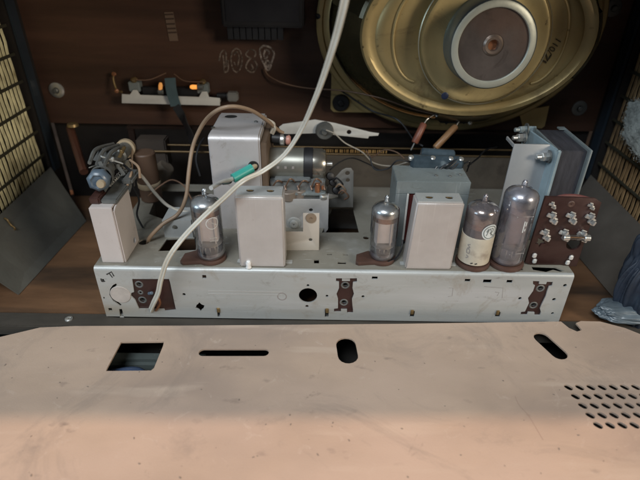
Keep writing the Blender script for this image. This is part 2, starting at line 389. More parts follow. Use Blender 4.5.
# front baffle with a round opening behind the loudspeaker
bz = aty(62, 123, YB).z
SPX, SPZ = 12.45, 19.0
bm = nb()
plate(bm, rect(-XW, bz, XW, ZT - .02), [circ((SPX, SPZ), 11.6, 48, 8.6)], 1.0, FRONT(YB + .5)); baf = obj('baffle_board', bm, wood, cab)
for (u, v) in ((57, 90), (579, 108), (613, 8)):
    p = aty(u, v, YB - .01); bm = nb()
    lathe(bm, [(.27, 0), (.75, 0), (.75, .12), (.55, .2), (.3, .2), (.27, 0)], p, (0, -1, 0), 24); w = obj('washer', bm, dark_steel if u > 100 else silver, baf)
    bm = nb(); cyl(bm, p, p + Vector((0, -.45, 0)), .25, bev=.06); obj('bolt', bm, dark_steel, w)
# printed paper strip and chalk digits live on the baffle
bm = nb(); a = aty(164, 12, YB - .02); b = aty(178.5, 41, YB - .02)
m = FRONT(YB - .035) @ Matrix.Translation(((a.x + b.x) / 2, (a.z + b.z) / 2, 0)) @ Matrix.Rotation(R(3), 4, 'Z')
w_, h_ = abs(b.x - a.x) * .5, abs(a.z - b.z) * .5
plate(bm, rect(-w_ * .85, -h_, w_ * .85, h_), [], .03, m); pl = obj('paper_label', bm, mat('brown_paper_label', (.17, .115, .085), .8), baf)
bm = nb()
for i, z in enumerate((.55, .2, -.12, -.4, .85)): box(bm, (-.38, z * 1.25 - .07, 0), (.4, z * 1.25 + .07, .02), 0, m @ Matrix.Translation((0, 0, .02)))
obj('printed_bars', bm, mat('brown_print', (.06, .035, .026), .8), pl)
def chalkchar(loops, r, mt, name='chalk_digit'):
    bm = nb()
    for lp in loops:
        P = [aty(u, v, YB - .03) for u, v in lp]
        tube(bm, P, r, sect=[(-1, -.12), (1, -.12), (1, .12), (-1, .12)], n=6, updir=(0, -1, 0))
    return obj(name, bm, mt, baf)
chalkchar([[(219, 61), (221, 53), (224, 50.5), (226, 54), (226, 64), (225, 72)], [(223, 55), (224, 64), (224.5, 72), (228, 70), (228, 60)]], .07, chalk)
chalkchar([[(232, 52), (236, 48.5), (240, 51), (242, 58), (241, 67), (237, 72), (233, 69), (231, 60), (232, 52)], [(234, 55), (237, 52), (239, 58), (237, 67), (234, 62)]], .07, chalk)
chalkchar([[(249, 50), (246, 54), (248, 57), (253, 59), (257, 65), (255, 71), (250, 72), (246, 67), (249, 60), (255, 56), (255, 51), (250, 49)], [(251, 64), (253, 68), (251, 70)]], .075, chalk)
chalkchar([[(266, 46), (271, 48), (274, 54), (272, 61), (270, 68), (267, 70), (264, 64), (261, 57), (260, 50), (263, 46), (267, 46)],
           [(266, 49), (269, 52), (268, 56), (265, 58), (264, 53), (266, 49)], [(266, 60), (269, 62), (268, 67), (266, 64), (266, 60)]], .09, chalk_b)

bm = nb(); box(bm, (-XW, 20.6, 0), (XW, 21.4, bz - .02)); obj('front_panel', bm, blackwall, cab)  # added near-black, so its colour gives the dark gap under the baffle
# side walls with slotted grilles
def side(sg):
    X = XW * sg; nm = 'side_wall'
    bm = nb()
    plate(bm, rect(-1.15, 0, YB, ZT), [rect(-.2, 3.9, 17.7, ZT - 1)], 1.2, SIDE(X + sg * .6))
    w = obj(nm, bm, blackwall, cab)
    bm = nb(); box(bm, (min(X, X - sg * .25), 17.9, 4.2), (max(X, X - sg * .25), 19.2, ZT - .05), .08); obj('edge_strip', bm, strip_m, w)
    bm = nb(); box(bm, (X + sg * .9, -.2, 3.9), (X + sg * 1.15, 17.7, ZT - 1)); obj('backing_cloth', bm, blackwall, w)
    # ribs: pale strips standing upright behind cross bars
    bm = nb(); y = .2
    rnd = random.Random(3 if sg > 0 else 5)
    while y < 17.5:
        n = 26; P = []
        ph = rnd.random() * 6
        for k in range(n + 1):
            z = 3.95 + (ZT - 5.0) * k / n
            P.append((X + sg * (.42 + rnd.random() * .05), y + .04 * math.sin(z * 2.4 + ph) + rnd.uniform(-.035, .035), z))
        w_ = .20 if sg < 0 else .19
        tube(bm, P, 1, sect=[(-w_, -.03), (-w_ * .8, .02), (w_ * .8, .02), (w_, -.03)], n=2, updir=(-sg, 0, 0))
        y += .60 if sg < 0 else .58
    g = obj('grille', bm, lit_rib if sg < 0 else shaded_rib, w)  # left ribs coloured brighter, right ones darker, for the light they get
    bm = nb(); z = 6.2
    while z < ZT - 1:
        box(bm, (min(X + sg * .22, X + sg * .36), -.2, z - .13), (max(X + sg * .22, X + sg * .36), 17.7, z + .13), .03); z += 2.45 if sg < 0 else 2.3
    obj('cross_bars', bm, mat('dark_olive_bar', (.035, .032, .02), .6), g)
    return w
side(-1); side(1)

# leaning deflector cards under the grilles
dark_card = mat('dark_brown_card', (.08, .07, .06), .5, 0, .2, 20, .2, 300)
def deflector(sg, label):
    A = Vector((sg * 27.9, 17.5, 4.9)); B = Vector((sg * 24.3, 14.9, .05)); C = Vector((sg * 24.9, 2.6, .05)); D = Vector((sg * 27.6, 1.6, 4.7))
    t = thing('deflector_card', (sg * 24.9, 8, 0), label, 'card panel', 'cards leaning under the side grilles')
    bm = nb(); n = (B - A).cross(D - A).normalized() * .12
    vs = [bm.verts.new(p + n * s_) for s_ in (0, 1) for p in (A, B, C, D)]
    for q in ((0, 1, 2, 3), (7, 6, 5, 4), (0, 4, 5, 1), (1, 5, 6, 2), (2, 6, 7, 3), (3, 7, 4, 0)): bm.faces.new([vs[i] for i in q])
    obj('panel', bm, grey_card if sg < 0 else dark_card, t)
    return t
d1 = deflector(-1, 'dark grey card leaning against the left wall under the left grille')
d2 = deflector(1, 'dark grey card leaning against the right wall behind the fuse board')
for (u, v, dz) in ((34, 287, 0), (10, 224, 0)):
    p = atx(u, v, -25.3 if u > 20 else -27.1); bm = nb()
    tube(bm, [p + Vector((-.3, 0, .55)), p + Vector((-.05, -.1, .5)), p + Vector((.1, -.1, 0)), p + Vector((.35, -.1, -.35)), p + Vector((.2, -.1, -.6))], .09, seg=8); obj('clip', bm, brass if u < 20 else silver, d1)

# ------------------------------------------------------------------ hardboard back lying in front
zb = lambda x: .12 + .018 * (x + 20)       # lifted a little on the right
Bo = Vector((0, 0, zb(0))); Bx = Vector((1, 0, .018)).normalized(); By = Vector((0, 1, 0)); Bn = Bx.cross(By)
def atb(u, v):
    d = ray(u, v); t = (Bo - CAM).dot(Bn) / d.dot(Bn); p = CAM + d * t - Bo; return (p.dot(Bx), p.dot(By))
out_px = [(-250, 700), (-250, 470), (-140, 374), (0, 337), (40, 327.5), (75, 326), (200, 325.5), (400, 323.8), (561, 321.5), (569, 328), (577, 331.5), (582, 330), (576, 323), (581, 321), (600, 321.5), (625, 328), (660, 342), (800, 385), (900, 700)]
holes = []
para = [(121, 342), (164, 341.5), (163, 346), (154, 368), (151, 370.5), (106, 371), (107, 368)]
holes.append([atb(*p) for p in para])
def slot_px(c, a, b, n=8):
    """rounded slot from px centre a to b, half width c (cm)"""
    A = Vector(atb(*a)); B = Vector(atb(*b)); d = (B - A).normalized(); nrm = Vector((-d.y, d.x)); L = []
    for k in range(n + 1):
        t = math.pi * k / n; L.append(tuple(B + nrm * c * math.cos(t) + d * c * math.sin(t)))
    for k in range(n + 1):
        t = math.pi * k / n; L.append(tuple(A - nrm * c * math.cos(t) - d * c * math.sin(t)))
    return L
holes.append(slot_px(.35, (203.5, 352.5), (264, 352.5)))
holes.append(slot_px(.72, (346, 344.5), (348, 356)))
holes.append(slot_px(.58, (542, 338), (559, 353.5)))
# perforations
o0 = Vector(atb(568.5, 387.3)); ex = (Vector(atb(624.5, 387)) - o0) / 5; ey = (Vector(atb(598, 425.3)) - o0) / 4
for r_ in range(5):
    for c_ in range(9):
        p = o0 + ex * c_ + ey * r_
        d = Vector((.07, -.07)) ; A = p - d; B = p + d; dn = (B - A).normalized(); nr = Vector((-dn.y, dn.x)); c = .19; L = []
        for k in range(7):
            t = math.pi * k / 6; L.append(tuple(B + nr * c * math.cos(t) + dn * c * math.sin(t)))
        for k in range(7):
            t = math.pi * k / 6; L.append(tuple(A - nr * c * math.cos(t) - dn * c * math.sin(t)))
        holes.append(L)
bm = nb(); sheet(bm, [atb(*p) for p in out_px], holes, .13, frame(Bo - Bn * .065, Bx, By, Bn))
brd = obj('back_board', bm, hardboard, base=(0, -12, 0))
tag(brd, 'pinkish brown hardboard back panel with slots and small vent holes lying flat in front', 'back panel')
# what is seen through its big opening
bm = nb(); a = atz(100, 351, -1.6); b = atz(170, 351, -1.6); box(bm, (a.x - 3, a.y - 1.0, -3), (b.x + 3, a.y + .25, -1.7), .3)
tag(obj('metal_strip', bm, greenstrip, base=(a.x, a.y, -3)), 'grey green strip seen through the slanted opening of the hardboard', 'strip')
bm = nb(); a = atz(104, 376, -1.4); b = atz(138, 373, -1.4); tube(bm, [(a.x - 3, a.y + .2, -1.9), a, b, (b.x + .8, b.y - .6, -2.4)], .42, seg=12)
tag(obj('cable', bm, mat('blue_cable', (.045, .07, .13), .35), base=a), 'blue cable end under the slanted opening of the hardboard', 'cable')

# ------------------------------------------------------------------ chassis
a = aty(93, 267.5, 0); b = aty(575, 275, 0)
XL, XR = a.x, b.x; ZC = (a.z + b.z) / 2
print('CHASSIS', a, b, ZC)
YD = 14.2
ch = thing('radio_chassis', (0, 7, 0), 'long grey zinc plated metal chassis with punched holes and sockets along its face', 'chassis')
def fp(u, v, Y=0): p = aty(u, v, Y); return (p.x, p.z)
def fr(u0, v0, u1, v1):
    a = fp(u0, v0); b = fp(u1, v1); return rect(min(a[0], b[0]), min(a[1], b[1]), max(a[0], b[0]), max(a[1], b[1]))
H = []
ws = [fp(u, v) for u, v in ((132, 279), (169, 279), (170, 282), (176, 310), (165, 311), (164, 309), (139, 309), (135, 300), (131, 296), (131, 293), (134, 292))]
H.append(ws)
H.append([fp(u, v) for u, v in ((113, 285), (110, 289), (109.5, 295), (113, 301), (120, 306), (122, 305), (116, 300), (112.5, 294), (113, 289), (117, 285), (116, 283.5))])
H += [fr(101.5, 279, 104.5, 281.5), fr(103, 297, 105, 299), fr(108, 308, 112.5, 311)]
H.append([fp(u, v) for u, v in ((119, 309), (122, 309), (124, 317.5), (120, 317.5))])
H.append(fr(202, 275, 206.5, 278.5))
H.append(circ(fp(184, 294.5), .13)); H.append(circ(fp(200, 306.8), .32)); 
c = fp(200, 306.8)
H[-1] = [(c[0] + (.42 if k % 4 == 1 and (k // 4) in (0, 2) else .30) * math.cos(2 * math.pi * k / 16 + .0), c[1] + .30 * (1.5 if k in (4, 12) else 1) * math.sin(2 * math.pi * k / 16)) for k in range(16)]
H.append(fr(216.5, 308, 220.5, 317.3)); H.append(fr(325, 309, 328.5, 317.3)); H.append(fr(410.5, 311, 414, 317)); H.append(fr(496, 312, 499.5, 317))
H.append(circ(fp(308, 295.5), .70)); H.append(circ(fp(308, 285.5), .11)); H.append(circ(fp(307, 306.3), .13)); H.append(circ(fp(327, 296), .11)); H.append(circ(fp(363, 296.6), .12))
H.append(fr(336, 278.5, 341, 281)); H.append(fr(351, 278.5, 357, 281)); H.append(fr(334, 309.5, 341, 312)); H.append(fr(347, 309.5, 353, 313)) if 0 else None
H = [h for h in H if h]
H[-3:] = []
sock2 = [fp(u, v) for u, v in ((336, 278.3), (342, 278.3), (342, 281), (350, 281), (350, 278.3), (357, 278.3), (357, 282), (353, 282.5), (352.5, 288), (354, 294), (352, 299), (352.5, 306), (353, 309.5), (353, 313), (347, 313), (347, 309.5), (341, 309.5), (341, 312), (334, 312), (334, 308.8), (338, 308.3), (338, 299), (336.5, 294), (339, 288), (339, 282), (336, 281.5))]
H.append(sock2)
sock3 = [fp(u, v) for u, v in ((533, 281), (539.5, 281.3), (539, 284), (546, 284.3), (547, 281.8), (553, 282), (552, 286), (549, 286.5), (547, 292), (546, 296), (542, 304), (540, 308.5), (541, 312), (540, 315.3), (534.5, 315.3), (534.5, 312.5), (528, 312.3), (527, 315), (520.5, 315), (521, 312), (525, 311.5), (529, 303), (528, 298), (533, 291), (535, 285.5), (533, 284.5))]
H.append(sock3)
H += [fr(372, 276.5, 377.5, 279.3), fr(465, 279, 470, 281.7), fr(483.5, 279.5, 491, 283), fr(507, 280, 512, 283)]
H += [circ(fp(520, 298.5), .13), circ(fp(554, 299.5), .14)]
H += [circ(fp(565, 285.5), .14, 10), circ(fp(552.5, 313.5), .12, 10)]
bm = nb(); RB = .28
plate(bm, rect(XL, .08, XR, ZC - RB), H, .1, FRONT(.05))
# rounded bend along the front edge
prof = [(.05 + RB - RB * math.cos(t), ZC - RB + RB * math.sin(t)) for t in [R(90 * k / 6) for k in range(7)]]
t_ = bmesh.new(); ra = []
for X in (XL, XR): ra.append([t_.verts.new((X, y - .05, z)) for y, z in prof])
for k in range(6): t_.faces.new((ra[0][k], ra[1][k], ra[1][k + 1], ra[0][k + 1]))
merge(bm, t_)
def tp(u, v, Z=None): p = atz(u, v, ZC if Z is None else Z); return (p.x, p.y)
TH = []
TH.append([tp(u, v) for u, v in ((332, 209), (353, 209), (359, 232.5), (322, 232.5))])
TH += [[tp(u, v) for u, v in q] for q in (((314, 259.5), (319, 259.5), (319, 263.3), (314, 263.3)), ((338, 261.5), (346, 262), (346, 264), (337.5, 263.8)), ((327, 253.5), (332, 253.7), (332, 255), (327, 254.8)), ((343, 254), (348, 254.2), (348, 255.4), (343, 255.2)))]
TH.append(circ(tp(366, 237.7), .24)); TH.append(circ(tp(361.5, 259.3), .26)); TH.append(circ(tp(144, 242), .42)); TH.append(circ(tp(521.5, 269.3), .12))
TH.append([tp(u, v) for u, v in ((167, 239), (196, 238), (196, 250), (158, 251))])
TH.append([tp(u, v) for u, v in ((531, 266), (555, 267), (565, 271), (560, 271.6), (553, 269.8), (546, 272), (533, 269.8))])
TH.append([tp(u, v) for u, v in ((158, 190.5), (206, 190.5), (204, 219), (168, 221), (149, 214))])
plate(bm, rect(XL, RB + .001, XR, YD), TH, .1, TOP(ZC - .05), idx=1)
for X in (XL + .05, XR - .05): 
    plate(bm, [(0.1, .08), (YD, .08), (YD, ZC - .1), (RB, ZC - .1), (.1, ZC - .35)], [], .1, SIDE(X))
box(bm, (XL, YD - .1, .08), (XR, YD, ZC - .1)); box(bm, (XL + .1, .15, .08), (XR - .1, .9, .14))
chb = obj('chassis_body', bm, [zinc_front, zinc_top], ch)
# small bent lugs over the lower notches
for (u, v) in ((218.5, 311), (327, 311.5), (412, 313), (497.5, 313.5)):
    p = aty(u, v, -.05); bm = nb(); box(bm, (p.x - .12, -.12, p.z - .12), (p.x + .12, -.0, p.z + .3), .03); obj('lug', bm, brass, ch)
# rail lines pressed along the face, faint round stamp, edge marks
bm = nb()
for v0, v1 in ((290.3, 292), (293.5, 295)):
    a = fp(208, v0); b = fp(282, v1)
    box(bm, (a[0], -.012, min(a[1], b[1]) - .02), (b[0], .0, min(a[1], b[1]) + .03), .0)
obj('pressed_line', bm, mat('scuffed_line', (.55, .55, .54), .35, .6), ch)
bm = nb(); a = fp(282, 296.5); lathe(bm, [(.28, 0), (.33, .01), (.38, 0)], (a[0], -.003, a[1]), (0, -1, 0), 28); obj('stamp', bm, ink_faint, ch)
bm = nb()
stroke(bm, [fp(106.5, 274.5), fp(111.5, 271.8), fp(114, 276.2)], .05, FRONT(-.006), n=1)
stroke(bm, [fp(109, 273), fp(112.5, 277.5)], .04, FRONT(-.006), n=2)
stroke(bm, [fp(101, 278.5), fp(102, 281.5), fp(105, 281)], .05, FRONT(-.006), n=2); obj('pencil_mark', bm, ink, ch)
for q in ([(484, 286.5), (503, 288), (502, 298)], [(495, 292), (499, 292.5), (497, 296)], [(449, 288), (453, 288), (452, 296), (448, 296.5)]): bm = nb(); stroke(bm, [fp(*p) for p in q], .022, FRONT(-.006), n=1); obj('scribed_mark', bm, ink_faint, ch)
# adjuster disc at the left
bm = nb(); c = fp(120.5, 294.5); cyl(bm, (c[0], .06, c[1]), (c[0], -.05, c[1]), .78, bev=.03, seg=40); obj('cover_disc', bm, mat('greyish_paper_disc', (.40, .36, .33), .7, 0, .15, 60), ch)
# sockets
def socket(name, outline, holes_px, w=2, label=None):
    bm = nb()
    xs = [p[0] for p in outline]; zs = [p[1] for p in outline]
    hs = [circ(fp(u, v), r, 16) for u, v, r in holes_px]
    plate(bm, rect(min(xs) - .1, min(zs) - .05, max(xs) + .1, max(zs) + .1), hs, .14, FRONT(.20)); s = obj(name, bm, bakelite, ch, label=label)
    for u, v, r in holes_px:
        c = fp(u, v); bm = nb(); lathe(bm, [(r, .45), (r, 0), (r + .07, -.03), (r + .13, 0), (r + .13, .06)], (c[0], .13, c[1]), (0, 1, 0), 20); obj('contact_ring', bm, dark_steel if w < 5 else silver, s)
    return s
s1 = socket('aerial_socket', ws, [(138.5, 285.5, .19), (142, 301, .2), (140, 293.5, .08)])
bm = nb(); p = aty(149, 293.5, .08); cyl(bm, p, p + Vector((.35, -.25, .25)), .13, bev=.04); obj('plug_tip', bm, bluecap, s1)
socket('loudspeaker_socket', sock2, [(345.3, 286.3, .2), (344, 303.5, .2)])
socket('pickup_socket', sock3, [(541, 289.5, .2), (534, 306.3, .2)])

# ------------------------------------------------------------------ left end: upright bracket and control
ctl = thing('tone_control', (-15, 3, ZC), 'tarnished control shaft with light blue cap on a white bracket at the left end', 'control')
a = atz(102.5, 262.5, ZC); b = atz(124.5, 262.5, ZC); yb = a.y; zt = ztop(a.x, yb, 208)
bm = nb(); box(bm, (a.x, yb, ZC), (b.x, yb + .12, zt), .04); box(bm, (a.x, yb + .13, zt - .14), (b.x - .05, yb + .9, zt), .04); obj('front_plate', bm, white_metal, ctl)
bm = nb(); s2 = yb + 3.2; xr = b.x + .05
plate(bm, [(yb + .12, ZC), (s2, ZC), (s2, zt - .1), (yb + .5, zt - .1), (yb + .12, zt - .3)], [circ((s2 - .8, ZC + .5), .25)], .1, SIDE(xr)); obj('side_plate', bm, white_metal, ctl)
# grey wedge clamp on top
bm = nb(); q0 = Vector((a.x + .9, yb + .9, zt + .05)); 
box(bm, (xr - 1.0, yb + .6, zt), (xr + .15, yb + 5.2, zt + .35), .08); box(bm, (xr - .3, yb + 3, zt + .3), (xr + .5, yb + 5, zt + .8), .15); obj('clamp', bm, dark_steel, ctl)
bm = nb(); box(bm, (a.x - .1, yb + .5, zt), (xr - 1.02, yb + 1.9, zt + .55), .1); obj('insulator', bm, bakelite, ctl)
c0 = aty(98, 181, yb + 1.0); c1 = aty(131, 142, 13.0)
d = (c1 - c0).normalized()
bm = nb(); lathe(bm, [(0, -.1), (.4, -.1), (.5, -.2), (.66, -.12), (.78, 0), (.8, .5), (.7, .8)], c0, d, 7); obj('cap', bm, bluecap, ctl)
bm = nb(); lathe(bm, [(0, -.4), (.25, -.4), (.3, -.3), (.3, -.1)], c0 + Vector((.25, -.05, -.12)), d, 20); obj('shaft_end', bm, cream_pl, ctl)
bm = nb(); lathe(bm, [(.75, .8), (.8, 1.1), (.62, 1.15), (.62, 2.2), (.42, 2.4), (.42, 6.5), (.6, 6.6), (.6, 9.0), (0, 9.0)], c0, d, 24)
for k in range(3):
    o_ = Vector((.2 - .5 * k, 0, .7 + .1 * k)); tube(bm, [c0 + d * 1.5 + o_, c0 + d * 4 + o_ * 1.1 + Vector((0, 0, .3)), c0 + d * 8 + o_ * .8], .14, seg=6)
obj('barrel', bm, dark_steel, ctl)
bm = nb(); lathe(bm, [(.4, 0), (.8, 0), (.8, .5), (.4, .55)], c0 + d * 9.0, d, 28); obj('collar', bm, cream_pl, ctl)
bm = nb(); tube(bm, [c0 + d * 9.4 + Vector((.6, -.3, 0)), c0 + d * 6 + Vector((1.0, 0, -1)), (xr + .2, yb + 4, zt + .9), (xr + .1, yb + 3, zt + .3)], .09); obj('lead', bm, wire_brown, ctl)

# junk row behind the bracket: coil drum and small box
bm = nb(); p = aty(148, 170, 11); cyl(bm, (p.x - .1, 11, ZC), (p.x - .1, 11, p.z + 1.7), .95, bev=.1); 
cd_ = thing('coil_former', (p.x, 11, ZC), 'brown coil former with a pale band standing behind the blue capped control', 'coil')
obj('former', bm, mat('brown_former', (.10, .06, .04), .5), cd_)
bm = nb(); lathe(bm, [(.98, 0), (1.02, .05), (1.02, .5), (.98, .55)], (p.x - .1, 11, p.z - 1.6), (0, 0, 1), 28); obj('band', bm, cream_pl, cd_)
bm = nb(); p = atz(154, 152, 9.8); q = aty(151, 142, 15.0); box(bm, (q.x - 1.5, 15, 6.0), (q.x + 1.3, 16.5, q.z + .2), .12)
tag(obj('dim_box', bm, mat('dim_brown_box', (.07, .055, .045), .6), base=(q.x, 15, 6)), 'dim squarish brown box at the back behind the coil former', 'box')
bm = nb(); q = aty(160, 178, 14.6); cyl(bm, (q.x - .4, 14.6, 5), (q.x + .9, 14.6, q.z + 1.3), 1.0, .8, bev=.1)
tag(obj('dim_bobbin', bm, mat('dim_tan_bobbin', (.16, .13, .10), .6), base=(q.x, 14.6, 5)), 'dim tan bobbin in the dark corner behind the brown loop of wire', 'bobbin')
# small white plate with hole left of first valve
bm = nb(); a = atz(165, 237, ZC); zt_ = ztop(a.x, a.y + 0, 220); b = atz(194, 236, ZC)
plate(bm, rect(a.x, ZC, b.x, zt_), [circ(((a.x + b.x) / 2 - .2, (ZC + zt_) / 2 + .15), .22)], .1, FRONT(a.y)); 
box(bm, (a.x, a.y + .06, zt_ - .1), (b.x, a.y + 2.2, zt_), .03)
tag(obj('small_plate', bm, zinc, base=((a.x + b.x) / 2, a.y, ZC)), 'small upright metal plate with one hole left of the leftmost valve', 'bracket')

# ------------------------------------------------------------------ tuner box
a = aty(207.5, 140, 5.9); b = aty(259.5, 140, 5.9); zt = ztop((a.x + b.x) / 2, 5.9, 136)
yb2 = atz(235, 112, zt).y
tb = thing('tuner_box', ((a.x + b.x) / 2, 8, ZC), 'tall square screening box with rounded top edge behind the left can', 'screening box')
bm = nb(); RBX = .5
pr = [(5.9, ZC)] + [(5.9 + RBX - RBX * math.cos(t), zt - RBX + RBX * math.sin(t)) for t in [R(90 * k / 6) for k in range(7)]] + [(yb2 - .3, zt), (yb2, zt - .3), (yb2, ZC)]
t_ = bmesh.new(); L1 = [t_.verts.new((a.x, y, z)) for y, z in pr]; L2 = [t_.verts.new((b.x, y, z)) for y, z in pr]; n = len(pr)
for k in range(n): t_.faces.new((L1[k], L1[(k + 1) % n], L2[(k + 1) % n], L2[k]))
t_.faces.new(L1); t_.faces.new(L2[::-1]); bmesh.ops.recalc_face_normals(t_, faces=t_.faces[:])
es = [e for e in t_.edges if abs(e.verts[0].co.x - e.verts[1].co.x) < 1e-4]
bmesh.ops.bevel(t_, geom=es, offset=.12, segments=2, affect='EDGES'); merge(bm, t_); obj('housing', bm, tuner_al, tb)
bm = nb(); q = atz(231, 116.5, zt + .01); lathe(bm, [(0, .005), (.42, .005), (.48, .03), (.52, 0)], (q.x, q.y, zt), (0, 0, 1), 24, sy=.7); obj('trimmer_hole_shade', bm, hole_m, tb)
bm = nb(); q = aty(253.5, 166, 5.88); lathe(bm, [(0, .0), (.3, .0), (.34, .05), (.42, 0)], (q.x, 5.885, q.z), (0, -1, 0), 24); obj('wire_hole_shade', bm, hole_m, tb)
bm = nb(); q = aty(206, 188, 5.9)
box(bm, (b.x + .0, 6.1, ZC), (b.x + .5, yb2 - .4, zt - .6), .05); obj('side_cover', bm, mat('rusty_side_cover', (.17, .12, .085), .5, .4, .3), tb)
for k, (u, v) in enumerate(((256, 122), (213, 128))):
    q = atz(u, v, zt); bm = nb(); screw(bm, (q.x, q.y, zt), (0, 0, 1), .16, .08); obj('screw', bm, dark_steel, tb)

# ------------------------------------------------------------------ valves
def valve(px_base, u_r, v_top, name, label, glassm, an, kind=0, group='glass valves on the chassis'):
    """px_base = (u,v) of tube foot centre; u_r radius px"""
    p = atz(px_base[0], px_base[1], ZC + .25); dist = (p - CAM).dot(fwd); r = u_r * dist / FPX
    top = ztop(p.x, p.y, v_top); z0 = ZC + .35; h = top - z0
    t = thing(name, (p.x, p.y, ZC), label, 'valve', group)
    # socket wafer
    bm = nb(); W = r * 1.05
    pts = []
    for k in range(24):
        an_ = 2 * math.pi * k / 24; pts.append((p.x + W * math.cos(an_), p.y + W * math.sin(an_)))
    ear = 2.0 * r if kind != 3 else 1.35 * r
    pts = [(p.x - ear, p.y - r * .85), (p.x - ear * .9, p.y - r * 1.0)] + [(p.x + W * math.cos(q), p.y + W * math.sin(q)) for q in [R(-125 + 15 * k) for k in range(0, 18)]] + [(p.x - ear * .95, p.y + r * .1)]
    if kind == 2 or kind == 3: pts = circ((p.x, p.y), r * 1.12, 28)
    plate(bm, pts, [], .3, TOP(ZC + .16), bev=.03); sk = obj('socket', bm, socket_m, t)
    bm = nb(); cyl(bm, (p.x, p.y, z0 - .03), (p.x, p.y, z0 + .1), r * .8, seg=28); cyl(bm, (p.x, p.y, z0 + .1), (p.x, p.y, z0 + .5), r * .86, r * .9, seg=28); obj('pin_base', bm, anode_dk, t)
    # envelope
    dome = min(h * .16, r * (.66 if kind == 3 else .55)); nh = .62 if kind != 3 else .5
    prof = [(r * .8, z0), (r * .97, z0 + .12), (r, z0 + .4)] + [(r, z0 + h * q) for q in (.3, .6)] + \
           [(r * math.cos(R(x)) * .9 + r * .1 * math.cos(R(x)), top - dome - nh + dome * math.sin(R(x))) for x in (0, 15, 30, 45, 60, 72, 80)] + [(r * .17, top - nh), (r * .16, top - .2), (r * .1, top - .05), (0, top)]
    prof = [(a_, b_) for a_, b_ in prof]
    bm = nb(); lathe(bm, prof, (p.x, p.y, 0), (0, 0, 1), 40); obj('envelope', bm, glassm, t, smooth=60)
    # getter inside the dome
    gi = .965
    cap = [(r * math.cos(R(x)) * gi, top - dome - nh + dome * math.sin(R(x)) - .03) for x in (0, 15, 30, 45, 60, 72, 82)] + [(.0, top - nh - .04)]
    gl_ = {0: .05, 1: .06, 2: .14, 3: .07}[kind] * h
    bm = nb(); lathe(bm, [(r * gi, top - dome - nh - .02 - gl_)] + cap, (p.x, p.y, 0), (0, 0, 1), 36); obj('getter', bm, getter if kind != 2 else mat('bronze_getter', (.36, .29, .23), .28, .8, .25, 90, grime=[((.14, .09, .06), 100, .52, .68)]), t, smooth=60)
    bm = nb(); lathe(bm, [(r * gi * .99, top - dome - nh - .02 - gl_ - h * .075), (r * gi * .99, top - dome - nh - .02 - gl_ - .005)], (p.x, p.y, 0), (0, 0, 1), 36); obj('getter_fringe', bm, getter_br if kind != 3 else mat('blue_getter_edge', (.30, .32, .38), .2, .8, .2, 60), t)
    # electrodes
    zt2 = top - dome - nh - .27 - gl_; zm = z0 + h * .2
    bm = nb(); w = r * .66
    if kind in (0, 1, 2): box(bm, (p.x - w, p.y - w * .45, zm + .15), (p.x + w, p.y + w * .45, zt2 - .2), .08); 
    else: box(bm, (p.x - w * 1.1, p.y - w * .5, zm + .1), (p.x + w * 1.1, p.y + w * .5, zt2 - .1), .18)
    for s_ in (-1, 1): cyl(bm, (p.x + s_ * w * .75, p.y - w * .5, zm), (p.x + s_ * w * .75, p.y - w * .5, zt2), .05, seg=8)
    obj('anode', bm, an, t)
    for zz in (zm, zt2 - .05):
        bm = nb(); cyl(bm, (p.x, p.y, zz), (p.x, p.y, zz + .05), r * .86, seg=26); obj('mica_spacer', bm, mica, t)
    bm = nb()
    for k in range(9):
        q = R(40 * k); cyl(bm, (p.x + r * .58 * math.cos(q), p.y + r * .58 * math.sin(q), z0), (p.x + r * .45 * math.cos(q), p.y + r * .45 * math.sin(q), zm), .045, seg=6)
    obj('lead_wires', bm, silver, t)
    return t, p, r, top, z0
v1, p1, r1, t1, z1 = valve((211.5, 255), 14.2, 188, 'glass_valve', 'clear glass valve with silver top, farthest left, the ivory cable crossing in front', glass_clear, anode, 0)
v2, p2, r2, t2, z2 = valve((381.5, 256), 13.2, 195, 'glass_valve', 'clear short glass valve with silver top between the black floor opening and the right can', glass_clear, anode, 1)
v3, p3, r3, t3, z3 = valve((472.5, 260), 15.0, 194, 'glass_valve', 'valve with cream paper sleeve and a white round mark under a bronze top', glass_smoky, anode_dk, 2)
v4, p4, r4, t4, z4 = valve((505.5, 260), 15.6, 179.5, 'glass_valve', 'tallest smoky glass valve standing beside the brown fuse board', glass_smoky, anode_dk, 3)
# paper sleeve and round mark on the third valve
bm = nb(); lathe(bm, [(r3 * 1.02, z3 + .15), (r3 * 1.03, z3 + .2), (r3 * 1.03, z3 + (t3 - z3) * .44), (r3 * 1.0, z3 + (t3 - z3) * .44)], (p3.x, p3.y, 0), (0, 0, 1), 40); sl = obj('paper_sleeve', bm, tubelabel, v3)
def wrap(bm, loops, w, p, r, z, a0, idx=0):
    for lp in loops:
        P = [Vector((p.x + r * math.sin(a0 + x / r), p.y - r * math.cos(a0 + x / r), z + y)) for x, y in lp]
        t = bmesh.new()
        PP = smooth_path(P, 4); rings = []
        for i, q in enumerate(PP):
            T = (PP[min(i + 1, len(PP) - 1)] - PP[max(0, i - 1)]).normalized(); nn = Vector((q.x - p.x, q.y - p.y, 0)).normalized(); bb = T.cross(nn)
            rings.append([t.verts.new(q + bb * w), t.verts.new(q - bb * w)])
        for a_, b_ in zip(rings, rings[1:]): t.faces.new((a_[0], a_[1], b_[1], b_[0]))
        merge(bm, t, idx)
am = R(22); zmk = z3 + (t3 - z3) * .55; rm = .62
bm = nb(); t_ = bmesh.new(); rr = r3 * 1.035
cv = t_.verts.new((p3.x + rr * math.sin(am), p3.y - rr * math.cos(am), zmk)); prev = None; rings = []
